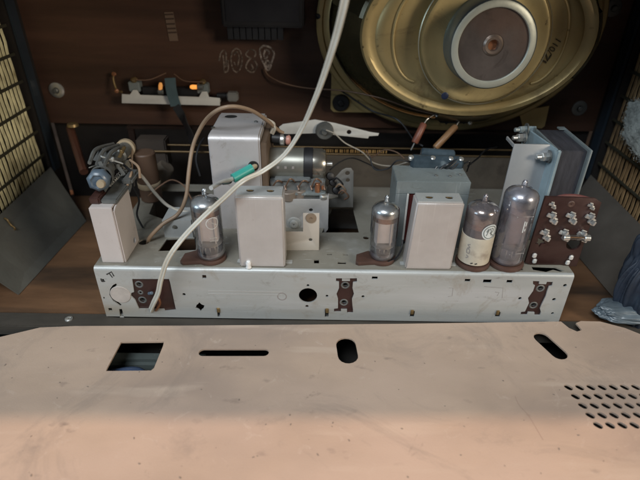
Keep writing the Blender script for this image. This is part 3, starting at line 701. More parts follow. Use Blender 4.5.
for q in (.5, 1.0): rings.append([t_.verts.new((p3.x + rr * math.sin(am + rm * q * math.cos(R(k * 12)) / rr), p3.y - rr * math.cos(am + rm * q * math.cos(R(k * 12)) / rr), zmk + rm * q * math.sin(R(k * 12)))) for k in range(30)])
for k in range(30):
    k2 = (k + 1) % 30; t_.faces.new((cv, rings[0][k], rings[0][k2])); t_.faces.new((rings[0][k], rings[1][k], rings[1][k2], rings[0][k2]))
merge(bm, t_); em = obj('round_mark', bm, whitepaint, v3)
bm = nb(); wrap(bm, [[(.5 * math.cos(R(k * 30)), .5 * math.sin(R(k * 30))) for k in range(13)], [(-.28, -.25), (-.1, .3), (.05, .1), (.12, -.28)], [(.02, .32), (.2, .25), (.2, .02), (-.02, -.05), (.3, -.3)], [(-.3, .05), (-.2, .3)]], .03, p3, r3 * 1.05, zmk, am); obj('mark_lines', bm, mat('grey_print', (.16, .18, .17), .6), em)
bm = nb(); wrap(bm, [[(-.1, -.3), (.1, -.3), (.1, 0), (-.1, 0), (-.1, -.3)], [(-.1, .1), (.1, .2), (-.1, .35), (.1, .45)], [(-.08, -.75), (.1, -.6), (-.08, -.5)]], .03, p3, r3 * 1.05, z3 + (t3 - z3) * .26, R(-42)); obj('printed_code', bm, ink_faint, sl)
bm = nb()
for a_ in (-25, -10): wrap(bm, [[(0, -.04), (.16, .03)]], .05, p3, r3 * 1.05, z3 + .35, R(a_))
obj('print_spot', bm, ink, sl)
# faint print on tall valve and the left one
bm = nb(); wrap(bm, [[(0, 0), (0, .9)], [(.14, .1), (.14, .3)], [(.14, .5), (.14, .85)], [(-.6, 1.2), (.7, 1.15)], [(-.5, -1.9), (.7, -1.9)]], .035, p4, r4 * 1.01, z4 + (t4 - z4) * .46, R(8)); obj('printed_code', bm, whitepaint, v4)
bm = nb(); wrap(bm, [[(.45 * math.cos(R(k * 30)), .45 * math.sin(R(k * 30))) for k in range(13)], [(-.3, -1.2), (.2, -1.25)], [(-.3, -1.45), (.25, -1.5)], [(-.3, .2), (.3, -.2)]], .025, p1, r1 * 1.01, z1 + (t1 - z1) * .58, R(32)); obj('printed_code', bm, ink_faint if 0 else whitepaint, v1)

# ------------------------------------------------------------------ square cans
def can(px, name, label, m, depth, redge=True):
    (u0, u1, vb), (w0, w1, vt) = px      # bottom edge u0,u1 at v; top edge w0,w1 at v
    a = atz(u0, vb, ZC + .02); b = atz(u1, vb, ZC + .02); y = (a.y + b.y) / 2
    zt = ztop((a.x + b.x) / 2, y, vt)
    c = aty(w0, vt, y); d = aty(w1, vt, y)
    t = thing(name, ((a.x + b.x) / 2, y + depth / 2, ZC), label, 'screening can', 'square screening cans')
    bm = nb(); x0, x1 = (a.x + c.x) / 2, (b.x + d.x) / 2
    if px[0][0] > 300: x0, x1 = a.x, b.x + .0
    sk0, sk1 = c.x - a.x, d.x - b.x
    if px[0][0] < 300: sk0 = sk1 = 0; 
    bmk = bmesh.new(); bmesh.ops.create_cube(bmk, size=1)
    for v_ in bmk.verts:
        X, Y, Z = v_.co; top = Z > 0
        v_.co = ((x0 if X < 0 else x1) + ((sk0 if X < 0 else sk1) if top else 0), y if Y < 0 else y + depth, zt if top else ZC + .02)
    bmesh.ops.bevel(bmk, geom=bmk.edges[:], offset=.09, segments=3, affect='EDGES'); merge(bm, bmk); body = obj('can_body', bm, m, t)
    fpn = bmesh.new(); bmesh.ops.create_cube(fpn, size=1)
    for v_ in fpn.verts:
        X, Y, Z = v_.co; g = .97 if Z > 0 else .03; zz = ZC + .02 + (zt - ZC) * g
        v_.co = ((x0 + .11 if X < 0 else x1 - .11) + ((sk0 if X < 0 else sk1) * g), y - .03 if Y < 0 else y + .05, zz)
    bmesh.ops.bevel(fpn, geom=fpn.edges[:], offset=.025, segments=2, affect='EDGES'); bmesh.ops.subdivide_edges(fpn, edges=fpn.edges[:], cuts=1)
    obj('front_panel', fpn, m, t)
    # top: recessed plate with slug holes
    sk = (sk0 + sk1) / 2; X0, X1 = x0 + sk0, x1 + sk1
    bm = nb(); hs = [circ((X0 + (X1 - X0) * .3, y + depth * .52), .28, 16, .24), circ((X0 + (X1 - X0) * .72, y + depth * .52), .28, 16, .24), circ((X0 + (X1 - X0) * .14, y + depth * .35), .09, 8), circ((X0 + (X1 - X0) * .92, y + depth * .7), .09, 8)]
    plate(bm, rect(X0 + .1, y + .14, X1 - .1, y + depth - .06), hs, .08, TOP(zt + .045)); tp_ = obj('top_plate', bm, zinc, t)
    for h_ in hs[:2]:
        cx = sum(q[0] for q in h_) / 16; cy = sum(q[1] for q in h_) / 16
        bm = nb(); lathe(bm, [(0, .012), (.26, .012)], (cx, cy, zt), (0, 0, 1), 16); obj('core_hole_shade', bm, hole_m, tp_)
        bm = nb(); box(bm, (cx - .2, cy - .03, zt + .02), (cx + .2, cy + .05, zt + .1), .02); obj('slug', bm, brass, tp_)
    for e0_, e1_ in ((x0 - .28, x0 + .02), (x1 - .02, x1 + .5)): bm = nb(); box(bm, (e0_, y + .5, ZC), (e1_, y + .9, ZC + .1), .02); obj('foot_tab', bm, zinc, t)
    return t, y, zt, x0, x1
c1_, cy1, cz1, cx0, cx1 = can(((238.5, 284, 267), (235.5, 284.5, 197)), 'screening_can', 'pinkish grey square metal can with a small white blob at its lower left', can_al, 1.6)
bm = nb(); q = aty(248.5, 264, cy1 - .1); lathe(bm, [(0, .28), (.14, .24), (.2, .1), (.17, -.1), (.22, -.3), (.1, -.35), (0, -.36)], q, (0, 0, 1), 16); obj('solder_blob', bm, mat('white_solder', (.8, .8, .8), .25, .2), c1_)
c2_, cy2, cz2, _, _ = can(((405, 450.5, 269.5), (416.8, 465, 203.5)), 'screening_can', 'square metal can beside the short valve, standing before the framed transformer', can_al2, 1.5)

# ------------------------------------------------------------------ variable capacitor assembly
Y0 = 6.3
tg = thing('tuning_capacitor', (aty(300, 240, Y0).x, Y0 + 2, ZC), 'grey cast tuning capacitor in an open frame right of the pinkish can', 'capacitor')
def xz(u, v, Y=Y0): p = aty(u, v, Y); return (p.x, p.z)
bm = nb(); o_ = [xz(*p) for p in ((262, 199), (326, 199), (329, 193), (328, 229), (325, 233), (319, 233), (319, 247), (262, 247))]
plate(bm, o_, [circ(xz(311, 209.8), .16)], .14, FRONT(Y0), bev=.03); obj('frame_face', bm, mat('pale_cast_face', (.44, .43, .42), .55, .2, .08, 40, .2, 400), tg)
yf = atz(300, 250, ZC).y; Y1 = yf
bm = nb(); o_ = [(aty(u, v, Y1).x, aty(u, v, Y1).z) for u, v in ((262, 231), (303, 231.5), (303, 213), (319.5, 213), (319, 250), (262, 250))]
plate(bm, o_, [circ(((aty(310.5, 239.5, Y1)).x, (aty(310.5, 239.5, Y1)).z), .14)], .12, FRONT(Y1), bev=.03)
b2 = obj('mounting_bracket', bm, white_metal if 0 else mat('cream_metal_bracket', (.50, .46, .41), .5, .2, .08), tg)
bm = nb(); q = aty(311, 218, Y1 - .06); lathe(bm, [(0, .02), (.1, .02), (.12, .1), (.38, .08), (.42, 0)], q, (0, -1, 0), 24); obj('rivet', bm, mat('tan_rivet', (.30, .24, .18), .4, .5), b2)
bm = nb(); q = aty(294, 223.5, Y0 - .1); lathe(bm, [(0, .12), (.3, .14), (.36, .06), (.5, .06), (.6, 0), (.6, -.1)], q, (0, -1, 0), 28); screw(bm, q + Vector((0, -.1, 0)), (0, -1, 0), .36, .12); obj('adjusting_screw', bm, zinc, tg)
# trimmers and bar on its top
bm = nb(); a = aty(270, 186, Y0 + .4); b = aty(326, 186, Y0 + .4); box(bm, (a.x, Y0 + .1, a.z - .7), (b.x, Y0 + 4.5, a.z - .45), .05); box(bm, (a.x, Y0 + 1.0, a.z - .4), (b.x - .3, Y0 + 1.3, a.z + .55), .05); obj('top_bar', bm, blue_steel, tg)
for (u, v, r_) in ((288, 193, .8), (300, 193, .5)):
    q = aty(u, v, Y0 + .55); bm = nb(); cyl(bm, q - Vector((0, 0, .45)), q + Vector((0, 0, .3)), r_ * .95, bev=.06); obj('trimmer', bm, mat('tan_trimmer', (.22, .18, .15), .5, .2, .2), tg)
q = aty(317.5, 187, Y0 + .4); bm = nb(); cyl(bm, q - Vector((0, 0, .6)), q + Vector((0, 0, .35)), .22, bev=.05); cyl(bm, q + Vector((.4, 0, -.2)), q + Vector((.4, 0, .1)), .1); obj('copper_stud', bm, copper, tg)
bm = nb(); a = aty(320, 197, Y0 - .2); b = aty(343, 196, Y0 + 1.5); lathe(bm, [(0, 0), (.18, .1), (.3, .5), (.22, 1.2), (.1, 2.0), (0, 2.1)], a, b - a, 12); obj('lever', bm, silver, tg)
bm = nb(); box(bm, (aty(268, 200, Y0 + 1).x, Y0 + .2, ZC + .2), (aty(325, 200, Y0 + 1).x, Y0 + 4.3, aty(300, 193, Y0).z - .3), .1); obj('vane_block', bm, dark_steel, tg)
# upright triangular mounting with holes
yt = Y0 + 2.6
bm = nb(); o_ = [(aty(u, v, yt).x, aty(u, v, yt).z) for u, v in ((327, 186), (342, 170), (346, 168), (351, 168), (353.5, 171), (353, 207), (327, 207))]
plate(bm, o_, [circ(xz(347.5, 173, yt), .2), circ(xz(347.8, 180, yt), .18)], .12, FRONT(yt), bev=.02); obj('upright_ear', bm, mat('grey_ear', (.27, .26, .24), .5, .3), tg)
bm = nb()
for (u, v) in ((333, 182), (336, 190), (330, 176)): q = aty(u, v, Y0 + 1.6); lathe(bm, [(0, .3), (.3, .2), (.35, 0), (.3, -.3), (0, -.4)], q, (.2, -1, .4), 10)
obj('lug_cluster', bm, black, tg)


# loose detail: folded tags and small parts screwed round the tuning capacitor
rnd = random.Random(21)
bm = nb(); a_ = aty(269, 190, Y0 + .5); b_ = aty(325, 190, Y0 + .5); z_ = ztop(a_.x, Y0 + .5, 180)
box(bm, (a_.x, Y0 + .5, a_.z - .5), (b_.x, Y0 + 4.2, z_), .12); box(bm, (a_.x + .5, Y0 + .3, z_ - .02), (b_.x - 1.2, Y0 + 3.4, z_ + .22), .05); obj('housing', bm, mat('dull_grey_block', (.20, .215, .22), .5, .35, .15, 40, .2, 300, grime=[((.09, .08, .07), 50, .52, .7)]), tg)
for k in range(3):
    u = 274 + k * 18; q = aty(u, 184 + rnd.uniform(-3, 4), Y0 + rnd.uniform(.6, 2.2)); bm = nb(); a_ = rnd.uniform(-.5, .5)
    box(bm, (-.22, -.05, -.45), (.22, .05, .4), .02, Matrix.Translation(q) @ Matrix.Rotation(a_, 4, 'Y') @ Matrix.Rotation(a_ * .6, 4, 'Z'))
    box(bm, (-.22, -.45, -.5), (.22, .0, -.4), .02, Matrix.Translation(q) @ Matrix.Rotation(a_, 4, 'Y'))
    obj('solder_tag', bm, [dark_steel, zinc, brass][k % 3], tg)
bm = nb()
for k in range(4):
    u0 = 272 + k * 13; tube(bm, [aty(u0, 188, Y0 + .5), aty(u0 + 5, 181 - k % 2 * 2, Y0 - .1), aty(u0 + 11, 183, Y0 + .6), aty(u0 + 14, 190, Y0 + .3)], .07, seg=6)
obj('hookup_lead', bm, wire_thin, tg)
for k in range(3):
    q = aty(333 + k * 3, 181 + k * 6, Y0 + 1.2); bm = nb(); tube(bm, [q, q + Vector((.3, -.3, .4)), q + Vector((.8, -.2, -.2)), q + Vector((.5, .2, -.7))], .08, seg=6); obj('hookup_lead', bm, [wire_black, wire_brown, wire_thin][k], tg)
# thin grey brackets laced round the shaft
for k in range(5):
    f = 1.2 + k * 1.5; q = c0 + d * f + Vector((rnd.uniform(-.6, .8), 0, rnd.uniform(-.5, .7))); bm = nb()
    m_ = Matrix.Translation(q) @ Matrix.Rotation(rnd.uniform(-.7, .7), 4, 'Y') @ Matrix.Rotation(rnd.uniform(-.5, .5), 4, 'X')
    box(bm, (-.5, -.7, -.04), (.45, .7, .04), .02, m_); box(bm, (.4, -.7, -.5), (.47, .6, .03), .02, m_); cyl(bm, m_ @ Vector((-.2, .2, .03)), m_ @ Vector((-.2, .2, .14)), .14, seg=10)
    obj('angle_bracket', bm, [dark_steel, zinc_top, dark_steel, zinc_top, dark_steel][k], ctl)
# levers, springs and tags round the tone control
for k, (u, v, yy) in enumerate(((104, 171, yb + 2), (112, 160, yb + 4), (118, 166, yb + 4.4), (126, 172, yb + 5), (122, 152, yb + 6), (110, 178, yb + 2.4))):
    q = aty(u, v, yy); bm = nb(); a_ = rnd.uniform(-1, 1)
    box(bm, (-.14, -.9, -.05), (.14, .9, .05), .03, Matrix.Translation(q) @ Matrix.Rotation(a_, 4, 'Z') @ Matrix.Rotation(a_ * .8, 4, 'X'))
    cyl(bm, q + Vector((0, 0, -.1)), q + Vector((0, 0, .18)), .17, seg=12, bev=.03)
    obj('lever', bm, [dark_steel, zinc, dark_steel, zinc_top, brass, dark_steel][k], ctl)
bm = nb(); P_ = []
for k in range(60):
    f = k / 59; c_ = aty(108, 186, yb + 2.2) * (1 - f) + aty(124, 170, yb + 5) * f; P_.append(c_ + Vector((.16 * math.cos(k * 1.05), 0, .16 * math.sin(k * 1.05))))
tube(bm, P_, .035, seg=5, smooth=False); obj('spring', bm, silver, ctl)
for k, (u0, v0, u1, v1) in enumerate(((124, 165, 134, 186), (130, 160, 140, 178), (127, 175, 129, 192))):
    bm = nb(); a_, b_ = aty(u0, v0, yb + 5), aty(u1, v1, yb + 4); tube(bm, [a_, (a_ + b_) / 2 + Vector((.4, -.3, .3)), b_], .1, seg=7); obj('lead', bm, [wire_black, wire_brown, dark_steel][k], ctl)

# electrolytic can lying across the top
cp = thing('can_capacitor', aty(300, 178, 8.2), 'silver cylindrical capacitor lying on its side above the tuning capacitor', 'capacitor')
a = aty(267, 163, 8.2); b = aty(304, 163.5, 8.2); rc = 1.28
dx = Vector((1, 0, 0))
bm = nb(); lathe(bm, [(0, 0), (rc - .1, 0), (rc, .12), (rc, b.x - a.x), (rc * .97, b.x - a.x + .02)], a, dx, 40); obj('can_body', bm, mat('dull_silver_can', (.24, .235, .205), .38, .6, .12, 30), cp)
bm = nb(); lathe(bm, [(rc * 1.02, 0), (rc * 1.05, .03), (rc * 1.05, .72), (rc * .9, .74)], a + dx * (b.x - a.x + .02), dx, 40); obj('clip_band', bm, black, cp)
bm = nb(); lathe(bm, [(rc * .97, 0), (rc * .97, .7), (rc * .85, 1.0), (rc * .5, 1.12), (0, 1.15)], a + dx * (b.x - a.x + .75), dx, 40); obj('end_cap', bm, mat('polished_cap', (.34, .32, .28), .25, .85, .1), cp)
bm = nb(); e = a + dx * (b.x - a.x + 1.85); cyl(bm, e, e + dx * .5, .18, bev=.04); obj('terminal', bm, silver, cp)
bm = nb(); q = aty(283, 167, 8.2 - rc - .0); 
for k in range(3): box(bm, (q.x - .5 + k * .6, 8.2 - rc * 1.02, q.z - .15), (q.x - .3 + k * .6, 8.2 - rc * .98, q.z + .05))
obj('stamp', bm, ink_faint, cp)
# dark coil with pink end above it
bm = nb(); a = aty(271, 138, 9); b = aty(289, 139.5, 9); cyl(bm, a, b, .42, bev=.1); cc = thing('small_coil', a, 'small dark coil with a silver and pink end beside the tuner box', 'coil'); obj('winding', bm, black, cc)
bm = nb(); cyl(bm, b - Vector((.75, .1, 0)), b - Vector((.35, .1, 0)), .46, bev=.08); obj('band', bm, getter, cc)
bm = nb(); cyl(bm, b - Vector((.3, .1, 0)), b + Vector((.15, -.1, 0)), .4, bev=.12); obj('end', bm, mat('pinkish_end', (.45, .22, .18), .4), cc)

# ------------------------------------------------------------------ dial plate, rails, pale lever
dp = thing('dial_carrier', (2, YD + .4, 0), 'beige grey upright dial plate with thin brass rails running along its top', 'dial carrier')
yd = YD + .25
bm = nb(); a = aty(262, 158, yd); b = aty(500, 158, yd); za = aty(330, 155.5, yd).z
box(bm, (a.x, yd, .1), (19.5, yd + .12, za), .03); obj('dial_plate', bm, dial_plate, dp)
for (v, r_, yy) in ((147.3, .1, 15.6), (154.0, .12, 14.9)):
    q = aty(320, v, yy); bm = nb(); cyl(bm, (-16.2, yy, q.z), (19.5, yy, q.z), r_, seg=10); obj('guide_rail', bm, mat('dull_brass_rail', (.16, .105, .05), .4, .6), dp)
bm = nb(); z_ = aty(320, 150.5, 15.3).z; a = aty(322, 150, 15.3); 
for k in range(30): 
    x_ = a.x + k * .21 + random.uniform(-.05, .05); box(bm, (x_, 15.25, z_ - .16), (x_ + random.uniform(.06, .16), 15.32, z_ + .14))
obj('dial_scale', bm, mat('ochre_print', (.34, .20, .07), .6), dp)
bm = nb(); box(bm, (-19, 17, .1), (-18.4, 17.4, 9.6), .05); box(bm, (19, 17, .1), (19.6, 17.4, 9), .05); box(bm, (-19, 16.9, 9.3), (19.4, 17.3, 9.55), .03); obj('frame', bm, mat('rust_brown_frame', (.03, .016, .012), .5, .3), dp)
bm = nb(); a = aty(70, 128, 17); b = aty(84, 172, 12); tube(bm, [a, a * .6 + b * .4, b], .38, seg=8); 
tag(obj('wooden_rod', bm, mat('reddish_rod', (.07, .026, .015), .5), base=b), 'reddish rod standing in the dark left of the blue capped control', 'rod')
bm = nb(); lathe(bm, [(0, .3), (.5, .25), (.55, 0), (0, -.1)], aty(73, 126, 16.6), (0, 0, 1), 12, ); tag(obj('brass_stud', bm, brass, base=aty(73, 126, 16.6)), 'small brass stud under the left end of the wooden board', 'stud')
yl = 15.0
lv = thing('dial_lever', aty(325, 131, yl), 'pale tapering metal lever with a dark round bolt above the brass rails', 'lever')
bm = nb(); o_ = [xz(u, v, yl) for u, v in ((279, 127), (283, 124), (315, 119.5), (335, 123), (370, 132), (379, 133.3), (378, 135.5), (369, 136), (368, 138.3), (340, 135.5), (320, 133), (282, 134))]
plate(bm, o_, [circ(xz(349, 132, yl), .22)], .12, FRONT(yl), bev=.02); obj('arm', bm, white_pl, lv)
bm = nb(); q = aty(324.5, 130.5, yl - .1); lathe(bm, [(0, .5), (.25, .5), (.3, .3), (.75, .3), (.85, .15), (.85, -.05)], q, (0, -1, 0), 28); obj('pulley', bm, dark_steel, lv)

# lamp holder on the board
lh = thing('lamp_holder', aty(172, 105, YB - .6), 'white metal strip holding two small amber lamps, their glint made to glow, under a strip of blue tape', 'lamp holder')
yl = YB - 1.3
a = aty(122, 94, yl); b = aty(219.5, 103, yl)
bm = nb(); o_ = [xz(u, v, yl) for u, v in ((122, 94), (130, 94.6), (133, 90), (137, 90), (140, 94.8), (199, 97), (202, 91.5), (207, 91.5), (209, 97), (220, 98), (220, 105.5), (122, 103))]
plate(bm, o_, [], .14, FRONT(yl), bev=.03); box(bm, (a.x, yl + .1, a.z - .8), (b.x, YB - .01, a.z - .6), .04); obj('strip', bm, white_pl, lh)
bm = nb(); a = aty(143, 90, yl + .6); b = aty(199, 90, yl + .6); box(bm, (a.x, yl + .3, a.z - .55), (b.x, yl + .9, a.z + .35), .05); obj('bar', bm, black, lh)
for (u, v, w) in ((135, 86, 2), (203, 88, 2)):
    q = aty(u, v, yl + .5); bm = nb(); box(bm, (q.x - .55, yl + .2, q.z - .5), (q.x + .55, yl + 1.1, q.z + .45), .08); hk = obj('clip', bm, blue_steel, lh)
    bm = nb(); lathe(bm, [(0, 0), (.3, .05), (.35, .3), (.2, .45), (0, .5)], (q.x, yl + .5, q.z + .4), (.2, -.3, 1), 14); obj('terminal', bm, brass, hk)
for (u, v) in ((160.5, 86.5), (193.5, 87)):
    q = aty(u, v, yl - .05); bm = nb(); d_ = Vector((1 if u > 170 else .25, 0, 0))
    if u > 170: lathe(bm, [(.12, -.35), (.2, -.3), (.22, .1), (.15, .3), (0, .36)], q, (-1, 0, 0), 16)
    else: lathe(bm, [(.12, -.35), (.18, -.3), (.2, .1), (.13, .35), (0, .4)], q, (0.2, 0, 1), 16)
    obj('lamp', bm, amber if u > 170 else mat('dim_amber_glint', (.6, .3, .1), .25, emit=(1, .4, .1), estr=.4), lh)  # emission here is the reflected glint, stronger on the right lamp
    bm = nb(); e_ = q + Vector((.62 if u > 170 else -.05, 0, 0 if u > 170 else -.5)); cyl(bm, e_ - Vector((.25, 0, 0)), e_ + Vector((.3, 0, 0)), .27, bev=.05); obj('lamp_cap', bm, dark_steel, lh)
bm = nb(); P = [aty(170, 78, yl - .1), aty(171, 88, yl - .45), aty(173, 97, yl - .45), aty(176, 106, yl - .3)]
tube(bm, P, 1, sect=[(-.52, -.03), (.52, -.03), (.52, .03), (-.52, .03)], updir=(0, -1, 0)); obj('tape', bm, teal_dark, lh)
bm = nb(); tube(bm, [aty(176, 106, yl - .3), aty(183, 118, yl - 1), aty(189, 132, 15), aty(194, 145, 13)], 1, sect=[(-.4, -.06), (.4, -.06), (.4, .06), (-.4, .06)], updir=(0, -1, 0)); obj('tape_tail', bm, black, lh)
bm = nb(); q = aty(232.5, 97, yl); box(bm, (q.x - .55, yl - .1, q.z - .45), (q.x + .5, yl + .8, q.z + .4), .12); obj('end_block', bm, mat('grey_end_block', (.25, .25, .24), .4, .3), lh)
bm = nb(); cyl(bm, q - Vector((1.6, -.4, 0)), q + Vector((-.5, .4, 0)), .28, bev=.05); obj('spacer', bm, black, lh)
bm = nb(); tube(bm, [aty(136, 80, yl), aty(150, 79.5, yl + .1), aty(166, 73, yl + .4)], .05); tube(bm, [aty(174, 74, yl + .4), aty(185, 81, yl + .1), aty(204, 82, yl)], .05); obj('lead', bm, wire_thin, lh)
bm = nb(); tube(bm, [aty(114, 72, yl + .8), aty(113.5, 80, yl + .6), aty(117, 90, yl + .3), aty(122, 92, yl)], .1); obj('side_lug', bm, brass, lh)
for k in (aty(114, 74, yl + .7), aty(117, 91, yl + .2)):
    bm = nb(); lathe(bm, [(0, .2), (.2, .1), (.2, -.1), (0, -.2)], k, (0, -1, .3), 12); obj('solder_blob', bm, copper, lh)

# black cover box top
bx = thing('cover_box', aty(265, 30, YB), 'flat black plastic box fixed to the board left of the loudspeaker', 'box')
yk = YB - 2.2
a = aty(222, 27, yk); b = aty(304, 31, yk)
bm = nb(); box(bm, (a.x, yk, a.z), (b.x, YB - .01, ZT - 1.5), .15); obj('housing', bm, black, bx)
bm = nb(); box(bm, (a.x + .4, yk - .08, a.z + .5), (b.x - .4, yk - .001, ZT - 2.2), .04); obj('lid', bm, mat('soft_black_lid', (.016, .016, .02), .35, 0, .2), bx)
bm = nb(); q = aty(228, 36, yk + .8); q2 = aty(284, 38, yk + .8); 
for k in range(9): x_ = q.x + (q2.x - q.x) * k / 9; box(bm, (x_, yk + .6, q.z - .25), (x_ + (q2.x - q.x) / 9 - .06, yk + 1.5, a.z - .01), .03)
obj('terminal_strip', bm, mat('dark_grey_strip', (.018, .019, .023), .4), bx)

# ------------------------------------------------------------------ loudspeaker
sp = thing('loudspeaker', (SPX, YB, SPZ - 9), 'large oval loudspeaker with golden steel basket and round magnet', 'loudspeaker')
def ell(bm, rows, seg=72, idx=0, cx=SPX, cz=SPZ):
    """rows: (rx, rz, y)"""
    t = bmesh.new(); rings = []
    for rx, rz, y in rows: rings.append([t.verts.new((cx + rx * math.cos(2 * math.pi * k / seg), y, cz + rz * math.sin(2 * math.pi * k / seg))) for k in range(seg)])
    for a, b in zip(rings, rings[1:]):
        for k in range(seg): t.faces.new((a[k], a[(k + 1) % seg], b[(k + 1) % seg], b[k]))
    merge(bm, t, idx)
RX, RZ = 13.1, 10.1
bm = nb(); ell(bm, [(RX, RZ, 19.6), (RX, RZ, 18.9), (RX - .15, RZ - .15, 18.75), (RX - .5, RZ - .5, 18.75), (RX - .62, RZ - .62, 18.9), (RX - 1.0, RZ - 1.0, 18.9), (RX - 1.15, RZ - 1.15, 18.8), (RX - 1.2, RZ - 1.2, 19.3)])
# mounting ears
for (sx, sz) in ((-1, -1), (1, -1), (1, 1), (-1, 1)):
    ex_, ez_ = SPX + sx * 10.9, SPZ + sz * 8.4
    if sx > 0 and sz < 0: q = aty(541, 121, 18.9); ex_, ez_ = q.x, q.z
    if sx < 0 and sz < 0: q = aty(341, 102, 18.9); ex_, ez_ = q.x, q.z
    o_ = [(ex_ - sx * 1.9, ez_ + sz * 1.0), (ex_ + sx * .9, ez_ + sz * .9), (ex_ + sx * 1.0, ez_ - sz * 1.8), (ex_ - sx * 1.8, ez_ - sz * 3.4)] if 0 else \
         [(ex_ + sx * 1.0, ez_ - sz * 3.0), (ex_ + sx * 1.0, ez_ + sz * .75), (ex_ + sx * .7, ez_ + sz * 1.05), (ex_ - sx * 3.2, ez_ + sz * 1.05), (ex_ - sx * 3.0, ez_ + sz * .2), (ex_ + sx * .0, ez_ - sz * 2.8)]
    if sx > 0: o_ = [(ex_ + .5, ez_ - sz * 1.5), (ex_ + .55, ez_ + sz * .55), (ex_ + .3, ez_ + sz * .8), (ex_ - 1.6, ez_ + sz * .7), (ex_ - 2.4, ez_ - sz * .9)]
    plate(bm, o_, [], .16, FRONT(19.1))
obj('rim', bm, gold, sp)
q = aty(341, 103, 18.9)
bm = nb(); lathe(bm, [(.2, .2), (.35, .22), (.75, .22), (.85, .1), (.85, 0)], (q.x, 19.0, q.z), (0, -1, 0), 24); cyl(bm, (q.x, 19, q.z), (q.x, 18.6, q.z), .3, bev=.08); obj('mounting_bolt', bm, black, sp)
bm = nb(); q = aty(318, 16, 18.9); lathe(bm, [(0, .02), (.16, .02), (.2, .05), (.24, 0)], (q.x, 18.76, q.z), (0, -1, 0), 12); obj('rivet', bm, black, sp)
# cone seen through the windows of the basket
bm = nb(); ell(bm, [(RX - 1.3, RZ - 1.3, 19.2), (RX - 1.7, RZ - 1.6, 18.6), (9.0, 6.4, 15.6), (6, 4.6, 13.6), (3, 3, 12.5)]); obj('cone', bm, cone_m, sp)
# basket wall arms (between rim and back plate)
PX, PZ = 9.5, 6.6
def arm(a0, a1, n=10):
    t_ = bmesh.new()
    for k in range(n):
        q0 = R(a0 + (a1 - a0) * k / n); q1 = R(a0 + (a1 - a0) * (k + 1) / n); rows = [(RX - 1.15, RZ - 1.15, 18.95), (RX - 1.6, RZ - 1.6, 17.6), (10.1, 7.6, 14.2), (PX + .3, PZ + .3, 12.9), (PX, PZ, 12.7)]
        V = [[t_.verts.new((SPX + rx * math.cos(q), y, SPZ + rz * math.sin(q))) for q in (q0, q1)] for rx, rz, y in rows]
        for a, b in zip(V, V[1:]): t_.faces.new((a[0], a[1], b[1], b[0]))
    bmesh.ops.remove_doubles(t_, verts=t_.verts[:], dist=.001); obj('basket_arm', t_, gold_dark, sp)
arm(-28, 16, 14); arm(150, 170); arm(76, 104, 8); arm(256, 284, 8)
bm = nb(); ell(bm, [(PX, PZ, 13.1), (PX, PZ, 12.75), (PX - .15, PZ - .15, 12.55), (PX - .5, PZ - .5, 12.5), (PX - .7, PZ - .65, 12.62), (PX - 1.2, PZ - 1.0, 12.62), (PX - 1.4, PZ - 1.15, 12.45), (PX - 2.0, PZ - 1.4, 12.35), (PX - 2.3, PZ - 1.5, 12.35), (4.5, 4.5, 12.3)]); 
# pressed loops at both wings
for sx in (-1, 1):
    P = [(SPX + sx * (4.6 + 2.3 * math.cos(R(q))), 12.33, SPZ + 3.6 * math.sin(R(q))) for q in range(-84, 85, 12)]
    tube(bm, P, .13, seg=8, n=3)
bk = obj('basket', bm, gold, sp)
# round flange
FX, FZ = SPX + .1, SPZ; FR = 4.95
bm = nb(); lathe(bm, [(FR + .05, -.0), (FR + .05, .95), (FR - .1, 1.15), (FR - .35, 1.2), (FR - .5, 1.12), (3.4, 1.25), (0, 1.25)], (FX, 12.3, FZ), (0, -1, 0), 80, sy=1); fl = obj('flange', bm, gold, sp)
bm = nb(); lathe(bm, [(FR + .12, .86), (FR + .2, .93), (FR + .12, 1.0)], (FX, 12.3, FZ), (0, -1, 0), 80); obj('flange_edge', bm, mat('pale_gold_edge', (.5, .46, .34), .3, .6), fl)
YF = 12.3 - 1.25
yk0 = 8.9
bm = nb(); lathe(bm, [(3.25, 0), (3.3, .2), (3.2, .35), (3.2, YF - yk0 - .15), (3.1, YF - yk0)], (FX, YF, FZ), (0, -1, 0), 64); obj('yoke', bm, yoke_side, sp)
bm = nb(); lathe(bm, [(2.58, -.3), (2.58, 0.0), (2.63, .05), (3.0, .05), (3.12, -.05)], (FX, yk0, FZ), (0, -1, 0), 64); obj('yoke_ring', bm, ring_m, sp)
bm = nb(); lathe(bm, [(.78, .0), (2.59, 0)], (FX, yk0 + .12, FZ), (0, -1, 0), 64); dd = obj('magnet_disc', bm, disc_m, sp)
bm = nb(); lathe(bm, [(.36, -.5), (.36, 0), (.42, .08), (.6, .1), (.72, 0), (.8, -.05)], (FX, yk0 + .12, FZ), (0, -1, 0), 32); obj('bush', bm, mat('brown_steel_bush', (.22, .17, .14), .3, .7), dd)
bm = nb(); lathe(bm, [(0, 0), (.36, 0)], (FX, yk0 + .42, FZ), (0, -1, 0), 20); obj('core_end', bm, copper, dd)
q = aty(444.7, 95.6, YF); bm = nb(); lathe(bm, [(0, .03), (.24, .03), (.3, 0)], (q.x, YF - .08, q.z), (0, -1, 0), 20); obj('paint_dot', bm, bluepaint, fl)
